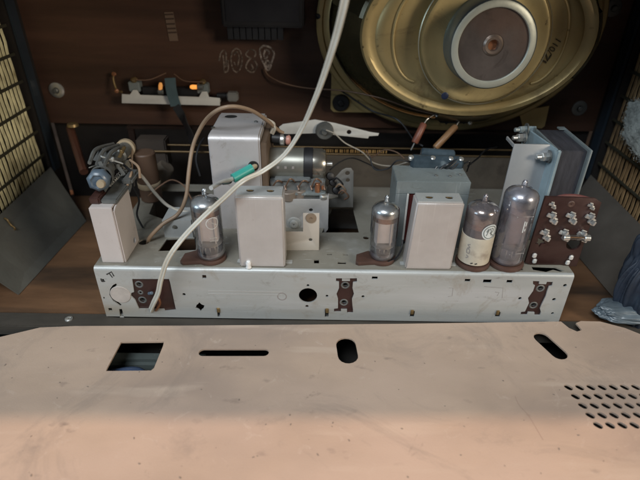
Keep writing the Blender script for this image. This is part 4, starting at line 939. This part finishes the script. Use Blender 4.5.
# handwriting on the right wing
bm = nb(); q = aty(551, 51, 12.3)
mt = FRONT(12.25) @ Matrix.Translation((q.x, q.z, 0)) @ Matrix.Rotation(R(64), 4, 'Z') @ Matrix.Rotation(0, 4, 'Z')
text(bm, 'IZ', .85, mt @ Matrix.Translation((-.62, 0, 0)), .03); text(bm, 'IZ', .85, mt @ Matrix.Translation((-.58, .03, .003)), .03); text(bm, '/011', .72, mt @ Matrix.Translation((.42, 0, 0)), .015); obj('pencil_number', bm, mat('dark_brown_ink', (.05, .035, .015), .6), bk)
# terminals at the bottom of the basket
tm = nb(); q = aty(456, 119, 15.5)
box(tm, (q.x - 1.6, 15.2, q.z - .35), (q.x + 1.5, 16.2, q.z + .25), .12); 
for k in range(9):
    w = Vector((random.uniform(-1.5, 1.4), random.uniform(-.5, .2), random.uniform(-.4, .7))); tube(tm, [q + w, q + w * .4 + Vector((.2, -.4, .5)), q + Vector((random.uniform(-1.4, 1.4), -.3, random.uniform(-.4, .5)))], .1, seg=6)
ts = obj('terminal_strip', tm, black, sp)
for (u, v) in ((455, 113), (466, 120), (470, 123), (437, 116)):
    q = aty(u, v, 14.6); bm = nb(); lathe(bm, [(0, .22), (.17, .12), (.2, -.1), (0, -.2)], q, (.5, -.5, -.4), 10); obj('solder_tag', bm, silver, ts)

# speaker leads and the two resistors
bm = nb(); tube(bm, [aty(264.5, 69, YB - .3), aty(269, 76, YB - .5), aty(283, 83, YB - 1), aty(306, 88, YB - 1), aty(345, 91, 17.6), aty(380, 98, 16.5), aty(410, 108, 15.5), aty(437, 115, 14.8)], .07, seg=6)
tag(obj('thin_wire', bm, wire_thin, base=aty(264, 70, YB - .3)), 'thin brown wire sagging from the chalk digits to the loudspeaker terminals', 'wire')
bm = nb(); tube(bm, [aty(340, 90, 18.2), aty(361, 104, 17.6), aty(375, 112, 17), aty(398, 120, 15), aty(414, 140, 14), aty(423, 146, 13.4)], .08, seg=6)
tag(obj('dark_wire', bm, wire_black, base=aty(414, 140, 14)), 'dark wire running down from the speaker ear to the brass rails', 'wire')
bm = nb(); tube(bm, [aty(326, 130, 14.2), aty(335, 134, 14), aty(345, 143, 13.9), aty(362, 152, 13.8), aty(374, 163, 13.8), aty(392, 166, 13.5), aty(408, 162, 12)], .06, seg=6)
tag(obj('thin_wire', bm, wire_pale, base=aty(345, 143, 13.9)), 'thin pale wire from the dark pulley down across the beige plate', 'wire')
def resistor(a, b, r, m, la, label, e0, e1):
    t = thing('resistor', b, label, 'resistor')
    d = b - a; bm = nb(); lathe(bm, [(0, 0), (r * .8, 0), (r, .1), (r, d.length - .1), (r * .8, d.length), (0, d.length)], a, d, 20)
    obj('body', bm, m, t)
    bm = nb(); tube(bm, [e0, a + (e0 - a) * .3 + Vector((0, 0, .2)), a], .06, seg=6); tube(bm, [b, b + (e1 - b) * .5, e1], .06, seg=6); obj('lead', bm, silver, t)
resistor(aty(424, 123.5, 14.0), aty(414.5, 143, 13.2), .32, redbrown, 0, 'red brown tubular resistor hanging upright, the left of two below the loudspeaker', aty(438, 113, 14.6), aty(411, 150, 13.2))
resistor(aty(456, 126, 13.8), aty(435, 148, 12.6), .30, tan, 0, 'tan tubular resistor slanting down, the right of two below the loudspeaker', aty(464, 120, 14.6), aty(430, 153, 12.0))

# ------------------------------------------------------------------ output transformer behind second can
YO = 3.6
ot = thing('output_transformer', (aty(433, 200, YO + 1).x, YO + 1.5, ZC), 'blue grey open framed transformer directly behind the right square can', 'transformer')
a = aty(396.5, 184, YO); b = aty(470.5, 185, YO); zt = ztop((a.x + b.x) / 2, YO, 181.5); xl, xr2 = a.x, b.x
dpt = 2.9
bm = nb()
box(bm, (xl, YO, zt - .12), (xr2, YO + dpt, zt), .04)
box(bm, (xl, YO, ZC), (xl + .14, YO + dpt, zt - .125), .03); box(bm, (xr2 - .14, YO, ZC), (xr2, YO + dpt, zt - .125), .03)
box(bm, (xl, YO - .08, zt - 1.0), (xr2, YO - .002, zt + .01), .03)
box(bm, (xl - .0, YO - .08, ZC), (xl + .85, YO - .002, zt - 1.01), .03); box(bm, (xr2 - .8, YO - .08, ZC), (xr2, YO - .002, zt - 1.01), .03)
box(bm, (xl - .9, YO + .3, ZC), (xl - .01, YO + dpt - .5, ZC + .12), .03)
obj('frame', bm, blue_steel, ot)
bm = nb(); box(bm, (xl + .2, YO + .25, ZC + .1), (xr2 - .2, YO + dpt - .1, zt - .18), .05); obj('core', bm, lam, ot)
bm = nb(); box(bm, (xl + .9, YO + .02, ZC + .4), (xr2 - .8, YO + .24, zt - 1.05), .06); obj('coil', bm, mat('dark_red_winding', (.07, .014, .013), .4), ot)
bm = nb(); box(bm, (xl + .86, YO - .14, ZC + .2), (xl + 1.0, YO + .1, zt - 1.0), .02); obj('insulation_strip', bm, white_pl, ot)
for (u, v) in ((436, 176), (450, 176.5), (460, 175)):
    q = atz(u, v, zt); bm = nb(); cyl(bm, (q.x, q.y, zt), (q.x, q.y, zt + .08), .14, seg=12, bev=.02); obj('rivet', bm, dark_steel, ot)
# blue tubular capacitors lying on it
tc_ = thing('tubular_capacitor', aty(440, 172, YO + 2), 'slate blue tubular capacitors lying side by side on the framed transformer', 'capacitor')
a = aty(410, 162, 6.6); b = aty(463, 164, 6.6)
bm = nb(); lathe(bm, [(0, 0), (.4, .02), (.62, .2), (.62, (b - a).length - .25), (.4, (b - a).length - .05), (0, (b - a).length)], a, b - a, 24); obj('body', bm, blueclear, tc_)
a2 = a + Vector((1.0, 1.1, .35)); b2_ = b + Vector((-.5, 1.1, .3)); bm = nb(); cyl(bm, a2, b2_, .4, bev=.1); obj('body', bm, blueclear, tc_)
for k, (x_, dz_) in enumerate(((.0, .0), (1.7, .35), (3.1, .5), (3.9, .1))):
    bm = nb(); q = a + (b - a).normalized() * x_ + Vector((0, -.2, .45)); lathe(bm, [(0, .25), (.22, .1), (.22, -.12), (0, -.2)], q, (0, -.4, 1), 10); obj('solder_tag', bm, silver, tc_)
bm = nb(); tube(bm, [a, a + Vector((-1, 0, .1)), a + Vector((-1.6, .5, -.8)), a + Vector((-2.6, 1, -1.1)), a + Vector((-3.0, 2, -.4))], .06); tube(bm, [b, b + Vector((.5, 0, .2)), b + Vector((.6, .6, -.9))], .06)
for k in range(5): 
    x0 = a + (b - a) * random.uniform(.05, .9); tube(bm, [x0 + Vector((0, -.4, -.5)), x0 + Vector((.5, -.75, -.3 + random.uniform(-.2, .5))), x0 + Vector((1.3, -.3, .45))], .07, seg=6)
obj('lead', bm, wire_black, tc_)

# ------------------------------------------------------------------ mains transformer right
YM = 5.0
fr_t = aty(557, 151, YM); fr_r = aty(590, 151, YM)
XM0, XM1 = fr_t.x, fr_r.x; zt = ztop((XM0 + XM1) / 2, YM, 150.5)
ybk = atz(560, 129, zt).y
mt_ = thing('mains_transformer', ((XM0 + XM1) / 2, (YM + ybk) / 2, ZC), 'big transformer with dark laminated core between light blue grey steel plates at the right', 'transformer')
bm = nb(); box(bm, (XM0 + .12, YM + .1, ZC + .3), (XM1 - .1, ybk, zt - .08), .06); obj('core', bm, lam, mt_)
bm = nb(); box(bm, (XM1 - .09, YM - .25, ZC + 1.2), (XM1 + .1, ybk + .2, zt + .12), .05); 
box(bm, (XM1 - .55, ybk - .3, zt + .0), (XM1 + .05, ybk + .2, zt + .14), .03); obj('end_plate', bm, blue_steel, mt_)
gx0 = aty(514, 145, YM + .8).x
pb = atz(526, 127, zt + .1); dxp = Vector((pb.x - XM0, pb.y - YM, 0)); Lp = dxp.length; dxp.normalize()
bm = nb(); mp_ = frame((XM0, YM - .1, 0), dxp, (0, 0, 1), Vector((dxp.y, -dxp.x, 0)))
box(bm, (-.1, ZC, -.07), (Lp + .1, zt + .1, .07), .04, mp_); box(bm, (XM0 - .14, YM - .42, ZC), (XM0 + .18, YM - .12, zt + .12), .08); box(bm, (pb.x - .1, pb.y + .05, zt - .6), (pb.x + .9, pb.y + .2, zt + .12), .03); obj('end_plate', bm, mat('light_blue_zinc', (.34, .43, .47), .38, .35, .12, 40, .1), mt_)
gx0 = aty(514, 145, YM + .8).x
bm = nb(); box(bm, (XM0 - .05, YM - .25, ZC), (XM0 + .1, ybk + .3, zt + .1), .05); box(bm, (XM0 - .12, YM - .35, ZC), (XM0 + .18, YM - .1, zt + .12), .08); obj('end_plate', bm, blue_steel, mt_)
bm = nb(); bl = atz(494, 240, ZC)
plate(bm, [(gx0 - .1, ZC), (XM0 - .06, ZC), (XM0 - .06, zt - .1), (XM0 - .3, zt + .12), (gx0, zt + .12)], [], .14, FRONT(YM + .85), bev=.03)
box(bm, (gx0 - .02, YM + .95, zt - .2), (gx0 + .12, YM + 2.6, zt + .08), .03)
obj('heat_shield', bm, mat('satin_grey_shield', (.42, .43, .44), .4, .45, .06, 30), mt_)
# ragged bolt ears at the top
for q, s_ in ((aty(545, 156, YM + .6), 1), (aty(521, 137, YM + 3.4), 1.0), (aty(523, 129, YM + 4.2), .9)):
    bm = nb()
    cyl(bm, q + Vector((.25, -.1, 0)), q + Vector((-.35, -.2, 0)), .34 * s_, seg=6, bev=.04); cyl(bm, q + Vector((-.35, -.2, 0)), q + Vector((-.75, -.25, 0)), .18, bev=.03); obj('bolt', bm, silver if s_ == 1 else blue_steel, mt_)
    bm = nb(); lathe(bm, [(.2, 0), (.5, 0), (.5, .08), (.2, .08)], q + Vector((.28, -.1, 0)), (-1, 0, 0), 16); obj('washer', bm, dark_steel, mt_)
bm = nb(); tube(bm, [aty(552, 200, 3.6), aty(560, 196.5, 3.5), aty(568, 195.5, 3.5), aty(578, 196, 3.5), aty(590, 199, 3.3)], .13, seg=8); obj('winding_lead', bm, mat('dull_red_sleeve', (.13, .045, .04), .5), mt_)

# ------------------------------------------------------------------ fuse / voltage board
fb_o = atz(525, 266, ZC); YV = fb_o.y + .25
fb = thing('fuse_board', (aty(550, 262, YV).x, YV, ZC), 'dark red brown voltage selector board with bright metal clips and a glass fuse', 'fuse board')
def vxz(u, v, y=None): p = aty(u, v, YV if y is None else y); return (p.x, p.z)
bm = nb(); star = []
c = vxz(540, 241.5)
for k in range(10): star.append((c[0] + (.42 if k % 2 else .2) * math.cos(R(36 * k + 20)), c[1] + (.42 if k % 2 else .2) * math.sin(R(36 * k + 20))))
oo = [vxz(u, v) for u, v in ((545, 196), (595, 198), (601, 202), (594, 222), (590, 224), (576, 265.5), (562, 266), (562, 264), (536, 264), (530, 264), (524.5, 262))]
plate(bm, oo, [star, circ(vxz(573, 243.5), .52, 24)], .22, FRONT(YV), bev=.03); bb_ = obj('board', bm, bakelite, fb)
def clip(u, v, s=1, rot=0):
    c = Vector((*vxz(u, v), 0)); bm = nb()
    m = frame((c.x, YV - .12, c.y), (1, 0, 0), (0, 0, 1), (0, -1, 0)) @ Matrix.Rotation(R(rot - 20), 4, 'Z') @ Matrix.Scale(s, 4)
    box(bm, (-.55, -.12, 0), (.1, .22, .16), .04, m); box(bm, (-.1, -.42, 0), (.42, .05, .2), .04, m)
    box(bm, (-.28, .05, .1), (-.1, .4, .55), .03, m); box(bm, (.12, -.36, .1), (.3, -.02, .55), .03, m); box(bm, (.2, -.52, .05), (.62, -.3, .12), .03, m); box(bm, (-.35, .25, .0), (.1, .42, .1), .03, m)
    return obj('contact_clip', bm, silver, fb)
for (u, v) in ((552, 216), (571, 216), (590, 217), (545, 233), (564, 233), (582, 234)): clip(u, v, .92)
for (u, v) in ((552, 204), (590.5, 205)): clip(u, v, .55, 10)
bm = nb(); q = vxz(570.5, 203.5); lathe(bm, [(.06, .0), (.2, .04), (.26, 0)], (q[0], YV - .12, q[1]), (0, -1, 0), 16); obj('eyelet', bm, socket_m, fb)
for (u, v) in ((533.5, 254), (533.5, 259.5), (570, 256), (566.5, 261)):
    q = vxz(u, v); bm = nb(); box(bm, (q[0] - .15, YV - .3, q[1] - .2), (q[0] + .16, YV - .1, q[1] + .2), .07); obj('solder_tag', bm, mat('bright_solder', (.8, .82, .82), .25, .6), fb)
fa = aty(563, 237.3, YV - .55); fe = aty(590, 238, YV - .55); dxx = (fe - fa).normalized()
fz = thing('glass_fuse', fa, 'small glass fuse held across two clips of the brown board', 'fuse')
L = (fe - fa).length
bm = nb(); cyl(bm, fa + dxx * .3, fe - dxx * .3, .21, seg=20); obj('tube', bm, glass_small, fz)
for s0, s1 in ((0, .45), (L - .45, L)): bm = nb(); cyl(bm, fa + dxx * s0, fa + dxx * s1, .25, bev=.05); obj('end_cap', bm, mat('bright_cap', (.75, .74, .7), .2, .85), fz)
bm = nb(); cyl(bm, fa + dxx * .3, fe - dxx * .3, .05, seg=6); obj('filament', bm, tan, fz)

# ------------------------------------------------------------------ wires and leads on the chassis
bm = nb(); tube(bm, [atz(148, 243, ZC - .3), aty(150, 237, 3.6), aty(163, 224, 4), aty(178, 214, 4.6), aty(186, 197, 5), aty(189, 170, 6), aty(193, 146, 7), aty(203, 124, 7), aty(216, 111, 6), aty(232, 106.5, 6), aty(250, 110, 7), aty(265, 119, 8), aty(278, 130, 9), aty(283, 133, 9.3)], .155, seg=10)
tag(obj('looped_wire', bm, wire_brown, base=atz(148, 243, ZC)), 'thick beige brown wire arching up and over the top of the tuner box', 'wire')
bm = nb(); tube(bm, [aty(139, 173, 9), aty(145, 180, 9), aty(155, 193, 8), aty(167, 205, 7), aty(180, 211, 6), aty(196, 213, 6)], .14, seg=8)
tag(obj('pale_wire', bm, wire_pale, base=aty(155, 193, 8)), 'pale wire sagging in the dark between the control and the leftmost valve', 'wire')
bm = nb(); tube(bm, [aty(264, 118, 8.5), aty(274, 124, 8.6), aty(271, 133, 8.8)], .12, seg=8); tube(bm, [aty(271, 121, 8.6), aty(275, 128, 8.6), aty(273, 134, 8.8)], .1, seg=8)
tag(obj('wire_ends', bm, wire_pale, base=aty(271, 133, 8.8)), 'short beige wire ends dropping onto the small dark coil', 'wire')
# valve top-cap lead with teal sleeve
tl = thing('valve_cap_lead', (p1.x, p1.y, t1), 'grey lead with a teal sleeve from the leftmost valve to the tuner box', 'wire')
e0 = aty(211, 188, p1.y - .1); e1 = aty(233, 178.5, 4.6); e2 = aty(252, 168, 5.6); e3 = aty(256, 165.5, 6.0)
bm = nb(); tube(bm, [e0, e0 * .5 + e1 * .5 + Vector((0, 0, .1)), e1, e2], .17, seg=10); obj('lead', bm, mat('grey_lead', (.42, .42, .40), .45), tl)
bm = nb(); tube(bm, [e1, (e1 + e2) / 2, e2], .36, seg=16, n=4); obj('sleeve', bm, teal, tl)
bm = nb(); tube(bm, [e2, e3], .2, seg=10, n=3); obj('bare_end', bm, cream_pl, tl)
bm = nb(); tube(bm, [aty(223, 184, p1.y), aty(230, 183, 4), e1], .07, seg=8); obj('second_core', bm, wire_black, tl)
# ivory twin lead
P = [aty(352, -40, -2.2), aty(345, 0, -2.4), aty(336, 37, -2.0), aty(325, 72, -1.2), aty(315, 99, -.4), aty(301, 130, .6), aty(284, 155, 1.0), aty(263, 171, .8), aty(243, 181, .0), aty(224, 198, -.35), aty(201, 219, -.6), aty(182, 239, -.8), aty(168, 259, -1.1), aty(161, 279, -1.15), aty(158, 293, -.95), aty(153.5, 303, -.55), aty(150.5, 310, .1)]
sec = [(-1, -.0), (-.9, .3), (-.6, .42), (-.25, .32), (0, .04), (.25, .32), (.6, .42), (.9, .3), (1, 0), (.9, -.3), (.6, -.42), (.25, -.3), (0, -.16), (-.25, -.3), (-.6, -.42), (-.9, -.3)]
bm = nb(); tube(bm, P, .23, sect=sec, n=10, updir=(-.25, -.75, .6), rfun=lambda t: 1.05 - 1.1 * t if t < .35 else .665 + .5 * (t - .35))
tag(obj('twin_lead_cable', bm, cable_m, base=P[-1]), 'flat ivory two core cable hanging down across the picture to the left socket', 'cable')
for (pts, la) in (([aty(158, 297, -.5), aty(160, 303, -.3), aty(157, 309, -.1), aty(155, 311, .2)], 0),):
    bm = nb(); tube(bm, pts, .1, seg=8); tag(obj('bare_strand', bm, copper, base=pts[-1]), 'short brown wire strand at the lower end of the ivory cable', 'wire')

WL = [([(330, 170, 9), (340, 162, 10), (352, 158, 11), (366, 163, 12), (380, 170, 12)], wire_black, 'thin black wire curling over the beige plate right of the silver capacitor', .06),
      ([(404, 158, 8), (396, 152, 10), (384, 150, 12), (372, 157, 13), (366, 150, 14)], wire_thin, 'thin brown wire curling left from the slate blue capacitors', .06),
      ([(468, 166, 7), (478, 158, 10), (486, 150, 13), (497, 147, 15)], wire_black, 'thin black wire running right from the slate blue capacitors', .07),
      ([(126, 176, 8), (134, 188, 7), (139, 200, 6.5), (137, 215, 6), (143, 228, 5.6)], wire_black, 'thin black wire hanging behind the white bracket of the control', .08),
      ([(200, 176, 8), (196, 160, 9), (199, 146, 10), (204, 138, 11)], wire_black, 'black wire climbing the left flank of the tuner box', .09),
      ([(388, 262, .9), (396, 258, 1.4), (401, 250, 2.0), (403, 240, 2.6)], wire_black, 'black wire tucked between the short valve and the right can', .07),
      ([(148, 196, 9), (160, 186, 10), (172, 180, 11), (184, 186, 11), (192, 200, 9)], wire_thin, 'thin brown wire looping in the dark beside the coil former', .07)]
for P_, m_, la_, r_ in WL:
    bm = nb(); tube(bm, [aty(*p) for p in P_], r_, seg=6); tag(obj('thin_wire', bm, m_, base=aty(*P_[0])), la_, 'wire')

# ------------------------------------------------------------------ right edge clutter
def crumple(c, rad, sc_, amp, seed, sub=5, sq=None):
    t = bmesh.new(); bmesh.ops.create_icosphere(t, subdivisions=sub, radius=1)
    for v in t.verts:
        p = v.co.copy(); p0 = v.co.copy()
        if sq: p = Vector((p.x * sq[0], p.y * sq[1], p.z * sq[2]))
        n_ = noise.noise(p * sc_ + Vector((seed, 0, 0))) + .5 * abs(noise.noise(p * sc_ * 2.3 + Vector((0, seed, 0)))) + (0 if sq else .25) * noise.noise(p * sc_ * 6)
        k = 1 + amp * n_; v.co = Vector((p0.x * rad[0] * k, p0.y * rad[1] * k, p0.z * rad[2] * (1 + amp * .4 * n_))) + Vector(c)
    return t
c = aty(645, 285, 1.2); bm = crumple(c, (2.0, 1.6, 4.5), 1.5, .42, 3.3, 6, (1.6, 1.6, .35)); 
tag(obj('folded_cloth', bm, navy, base=c, smooth=60), 'dark navy folded cloth standing against the right edge of the cabinet', 'cloth')
c = aty(626, 322, .6); c.z = .95; bm = crumple(c, (2.7, 1.3, .8), 1.4, .22, 8.1, 6, (.5, 1.5, 1.6))
tag(obj('clear_film', bm, milky, base=c, smooth=50), 'milky crumpled film on the floor below the navy cloth', 'plastic film')
wc = atx(652, 132, 27.75); bm = crumple(wc, (.3, 4.3, 2.3), 1.3, .55, 5.2, 6)
rnd = random.Random(4)
cs_ = [v.co.copy() for v in bm.verts]
for k in range(9000):
    p_ = rnd.choice(cs_).copy() + Vector((0, rnd.gauss(0, .22), rnd.gauss(0, .22))); e_ = Vector((rnd.gauss(0, .5), rnd.gauss(0, 1), rnd.gauss(0, 1))).normalized() * rnd.uniform(.06, .22)
    s_ = Vector((rnd.gauss(0, 1), rnd.gauss(0, 1), rnd.gauss(0, 1))).normalized() * .022; e_ = p_ + e_
    bm.faces.new([bm.verts.new(q_) for q_ in (p_ - s_, p_ + s_, e_ + s_ * .4, e_ - s_ * .4)])
tag(obj('wadding_tuft', bm, fluff, base=wc), 'fluffy white tuft of wadding stuck on the right grille', 'wadding')

# dust and crumbs on the hardboard
bm = nb(); rnd = random.Random(11)
for k in range(70):
    u, v = rnd.uniform(5, 635), rnd.uniform(335, 478); x, y = atb(u, v); s_ = rnd.uniform(.015, .05)
    t = bmesh.new(); bmesh.ops.create_icosphere(t, subdivisions=1, radius=1); 
    t.transform(Matrix.Translation(Bo + Bx * x + By * y + Bn * s_ * .3) @ Matrix.Rotation(rnd.uniform(0, 3), 4, 'Z') @ Matrix.Diagonal((s_ * rnd.uniform(1, 2.5), s_, s_ * .5, 1))); merge(bm, t)
tag(obj('dust_crumbs', bm, mat('dust_crumb', (.20, .16, .13), .9), base=(0, -8, .2)), 'tiny dark crumbs of dirt scattered over the hardboard', 'dirt', kind='stuff')
# scratches: long curved stain lines on the board
bm = nb()
for pts in ([(515, 396), (519, 405), (528, 415), (536, 428), (543, 440)], [(145, 414), (150, 412.5), (154, 414)]):
    Q = [Bo + Bx * atb(*p)[0] + By * atb(*p)[1] + Bn * .004 for p in pts]; tube(bm, Q, .02, sect=[(-1, -.1), (1, -.1), (1, .1), (-1, .1)], n=4, updir=Bn)
obj('scratch', bm, mat('scratch_mark', (.33, .23, .18), .8), brd)

# ------------------------------------------------------------------ light
w = bpy.data.worlds.new('World'); sc.world = w; w.use_nodes = True
bg = w.node_tree.nodes['Background']; bg.inputs[0].default_value = (.62, .78, 1.0, 1); bg.inputs[1].default_value = .03
def look(o, tgt): o.rotation_euler = (Vector(tgt) * S - o.location).to_track_quat('-Z', 'Y').to_euler()
def area(name, loc, tgt, sx, sy, e, col):
    l = bpy.data.lights.new(name, 'AREA'); l.shape = 'RECTANGLE'; l.size = sx * S; l.size_y = sy * S; l.energy = e; l.color = col
    o = bpy.data.objects.new(name, l); COL.objects.link(o); o.location = Vector(loc) * S; look(o, tgt); return o
area('window_light', (-40, -86, 130), (0, 0, 4), 70, 55, 20.5, (.88, .95, 1.0))
area('side_fill_light', (110, -85, 60), (-12, 12, 9), 40, 40, 11, (1.0, .88, .70))  # added warm fill from the right that brightens the left grille
area('left_sky_light', (-110, -55, 50), (5, 6, 8), 50, 50, 3.5, (.6, .82, 1.0))
sl_ = bpy.data.lights.new('warm_lamp', 'SPOT'); sl_.energy = 130; sl_.color = (1.0, .60, .36); sl_.shadow_soft_size = .05; sl_.spot_size = R(50); sl_.spot_blend = .3
so = bpy.data.objects.new('warm_lamp', sl_); COL.objects.link(so)
edge = Vector((0, -1.2, ZT)); q = atb(320, 413); hit = Bo + Bx * q[0] + By * q[1]
d = (edge - hit); d = Vector((0, d.y, d.z)).normalized(); so.location = (hit + d * 260) * S; look(so, (0, -12, 0))

sc.render.engine = 'CYCLES'
sc.view_settings.view_transform = 'Standard'; sc.view_settings.look = 'None'; sc.view_settings.exposure = 0.0; sc.view_settings.gamma = 1
sc.cycles.max_bounces = 8; sc.cycles.transparent_max_bounces = 16
sc.render.resolution_x = 1024; sc.render.resolution_y = 768
